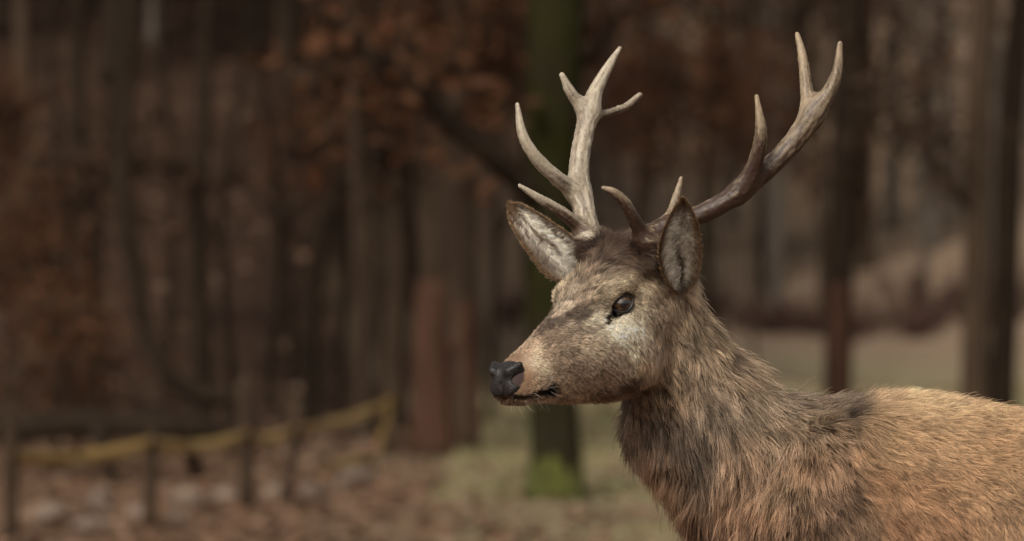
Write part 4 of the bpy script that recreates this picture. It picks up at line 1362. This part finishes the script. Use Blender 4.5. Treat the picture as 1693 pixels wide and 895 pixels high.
def build_antler(paths, pale, brown, seed):
    segs = []
    lo = np.full(3, 1e9); hi = -lo
    for pi, (pp, brm) in enumerate(paths):
        c = catmull([list(P(x, y, d)) + [r / 1000.0] for x, y, r, d in pp])
        segs.append((c, brm))
        lo = np.minimum(lo, (c[:, :3] - c[:, 3:]).min(0)); hi = np.maximum(hi, (c[:, :3] + c[:, 3:]).max(0))
    h = 0.0030
    lo -= 3 * h; hi += 3 * h
    n = np.ceil((hi - lo) / h).astype(int) + 1
    G = np.full(n, 0.05, F32)
    for c, _ in segs:
        T = np.full(n, 0.05, F32)
        for q0, q1 in zip(c[:-1], c[1:]):
            mg = max(q0[3], q1[3]) + 0.022
            a = np.maximum(((np.minimum(q0[:3], q1[:3]) - mg - lo) / h).astype(int), 0)
            b = np.minimum(((np.maximum(q0[:3], q1[:3]) + mg - lo) / h).astype(int) + 2, n)
            ax = [lo[k] + h * np.arange(a[k], b[k]) for k in range(3)]
            X = np.stack([g.ravel() for g in np.meshgrid(*ax, indexing='ij')], 1)
            d = seg_sd(X, q0[:3], q1[:3], q0[3], q1[3]).reshape([len(g) for g in ax])
            sl = tuple(slice(a[k], b[k]) for k in range(3))
            T[sl] = np.minimum(T[sl], d)
        G = smin(G, T, 0.020)
    AV, AF = nets_from_grid(G, lo, h)
    # groove coordinates: nearest path, angle round it and distance along it
    best = np.full(len(AV), 1e9); al = np.zeros(len(AV)); an = np.zeros(len(AV)); nrm_ = np.zeros_like(AV); br = np.zeros(len(AV)); tipf = np.zeros(len(AV))
    for pi, (c, brm) in enumerate(segs):
        L = np.r_[0, np.cumsum(np.linalg.norm(np.diff(c[:, :3], axis=0), axis=1))]
        for k in range(len(c) - 1):
            a, b = c[k, :3], c[k + 1, :3]; ab = b - a
            t = np.clip((AV - a) @ ab / (ab @ ab), 0, 1)
            rv = AV - a - t[:, None] * ab
            dd = np.linalg.norm(rv, axis=1)
            sd = dd - (c[k, 3] + (c[k + 1, 3] - c[k, 3]) * t)
            u = sd < best
            best[u] = sd[u]; al[u] = (L[k] + t * (L[k + 1] - L[k]))[u]
            e = norm(ab); e1 = norm(np.cross(e, [0.3, 1, 0.2])); e2 = np.cross(e, e1)
            an[u] = np.arctan2(rv @ e2, rv @ e1)[u]
            nrm_[u] = (rv / np.maximum(dd, 1e-6)[:, None])[u]
            f = (L[k] + t * (L[k + 1] - L[k])) / L[-1]
            tipf[u] = f[u]; br[u] = (brm[0] + (brm[1] - brm[0]) * sstep(0.15, 1.05, f))[u]
    cyl = np.stack([np.cos(an) * 2.6, np.sin(an) * 2.6, al * 14], 1)
    g = vnoise(cyl, 1.3, seed) * 0.6 + vnoise(cyl * [1, 1, 1.6], 3.1, seed + 1) * 0.4
    pearl = vnoise(cyl * [1.6, 1.6, 4.5], 3.0, seed + 2)
    rough_ = (1 - 0.85 * sstep(0.45, 1, tipf))
    AV = AV + nrm_ * ((g - 0.5) * 0.0046 * rough_ + (pearl - 0.5) * 0.0018 * rough_)[:, None]
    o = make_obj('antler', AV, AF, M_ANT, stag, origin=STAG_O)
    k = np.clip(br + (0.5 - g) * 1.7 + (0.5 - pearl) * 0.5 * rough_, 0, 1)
    under = sstep(0.4, -0.7, nrm_[:, 2]) * 0.55 * sstep(0.15, 0.4, br)      # paler on upward faces, browner on downward ones
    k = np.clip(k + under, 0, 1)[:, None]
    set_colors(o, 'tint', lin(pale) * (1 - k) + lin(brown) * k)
    return o
far = [([(978,400,18,.15),(974,385,18.5,.155),(966,345,18,.17),(957,310,19,.19),(958,270,16.5,.21),(966,220,15.5,.24),(975,182,16.5,.26),(985,150,12.5,.285),(1005,112,8.5,.31),(1025,79,3.6,.33)], (.35, .08)),
       ([(958,325,15,.185),(940,309,14,.17),(913,288,12,.14),(885,260,10.5,.12),(864,222,8.5,.11),(855,172,3.6,.11)], (.2, .0)),
       ([(974,392,14,.15),(955,372,11.5,.14),(930,352,10,.12),(897,332,8,.10),(859,307,3.6,.085)], (.6, .1)),
       ([(974,185,12,.26),(955,168,10.5,.25),(941,148,8.5,.24),(929,124,5,.235)], (.2, .05)),
       ([(985,192,8,.28),(1008,186,7,.31),(1035,176,6.5,.335),(1058,157,5,.35)], (.55, .35)),
       ([(956,391,6,.152),(965,394,6.5,.136),(979,395,6.5,.132),(994,394,6,.148)], (.5, .5))]
near = [([(1074,406,18,.055),(1075,394,18,.055),(1092,381,16,.055),(1120,370,15.5,.06),(1160,354,16,.065),(1205,330,17,.07),(1245,300,17,.075),(1285,265,16.5,.08),(1320,225,17.5,.085),(1346,186,18.5,.09),(1369,155,12.5,.09),(1384,120,9.2,.09),(1389,72,4.6,.09)], (1.12, .28)),
        ([(1072,398,17,.05),(1060,384,13.5,.035),(1047,360,10.5,.015),(1031,334,9,.0),(1014,318,7,-.01),(997,311,4.0,-.015)], (.9, .3)),
        ([(1090,384,12,.06),(1108,360,9.5,.07),(1119,325,7,.085),(1126,294,3.4,.09)], (.6, .25)),
        ([(1222,318,14,.07),(1242,288,13.5,.055),(1254,250,11.5,.04),(1258,212,9,.03),(1251,159,4.0,.025)], (1.0, .0)),
        ([(1344,192,15,.09),(1336,165,12,.10),(1331,125,9,.11),(1325,85,7,.12),(1318,56,4.4,.125)], (.3, .05)),
        ([(1052,394,6,.05),(1062,399,6.5,.035),(1078,402,6.5,.031),(1095,401,6,.045)], (.8, .8))]
build_antler(far, (184,169,146), (84,62,45), 41)
build_antler(near, (168,147,118), (60,39,25), 61)
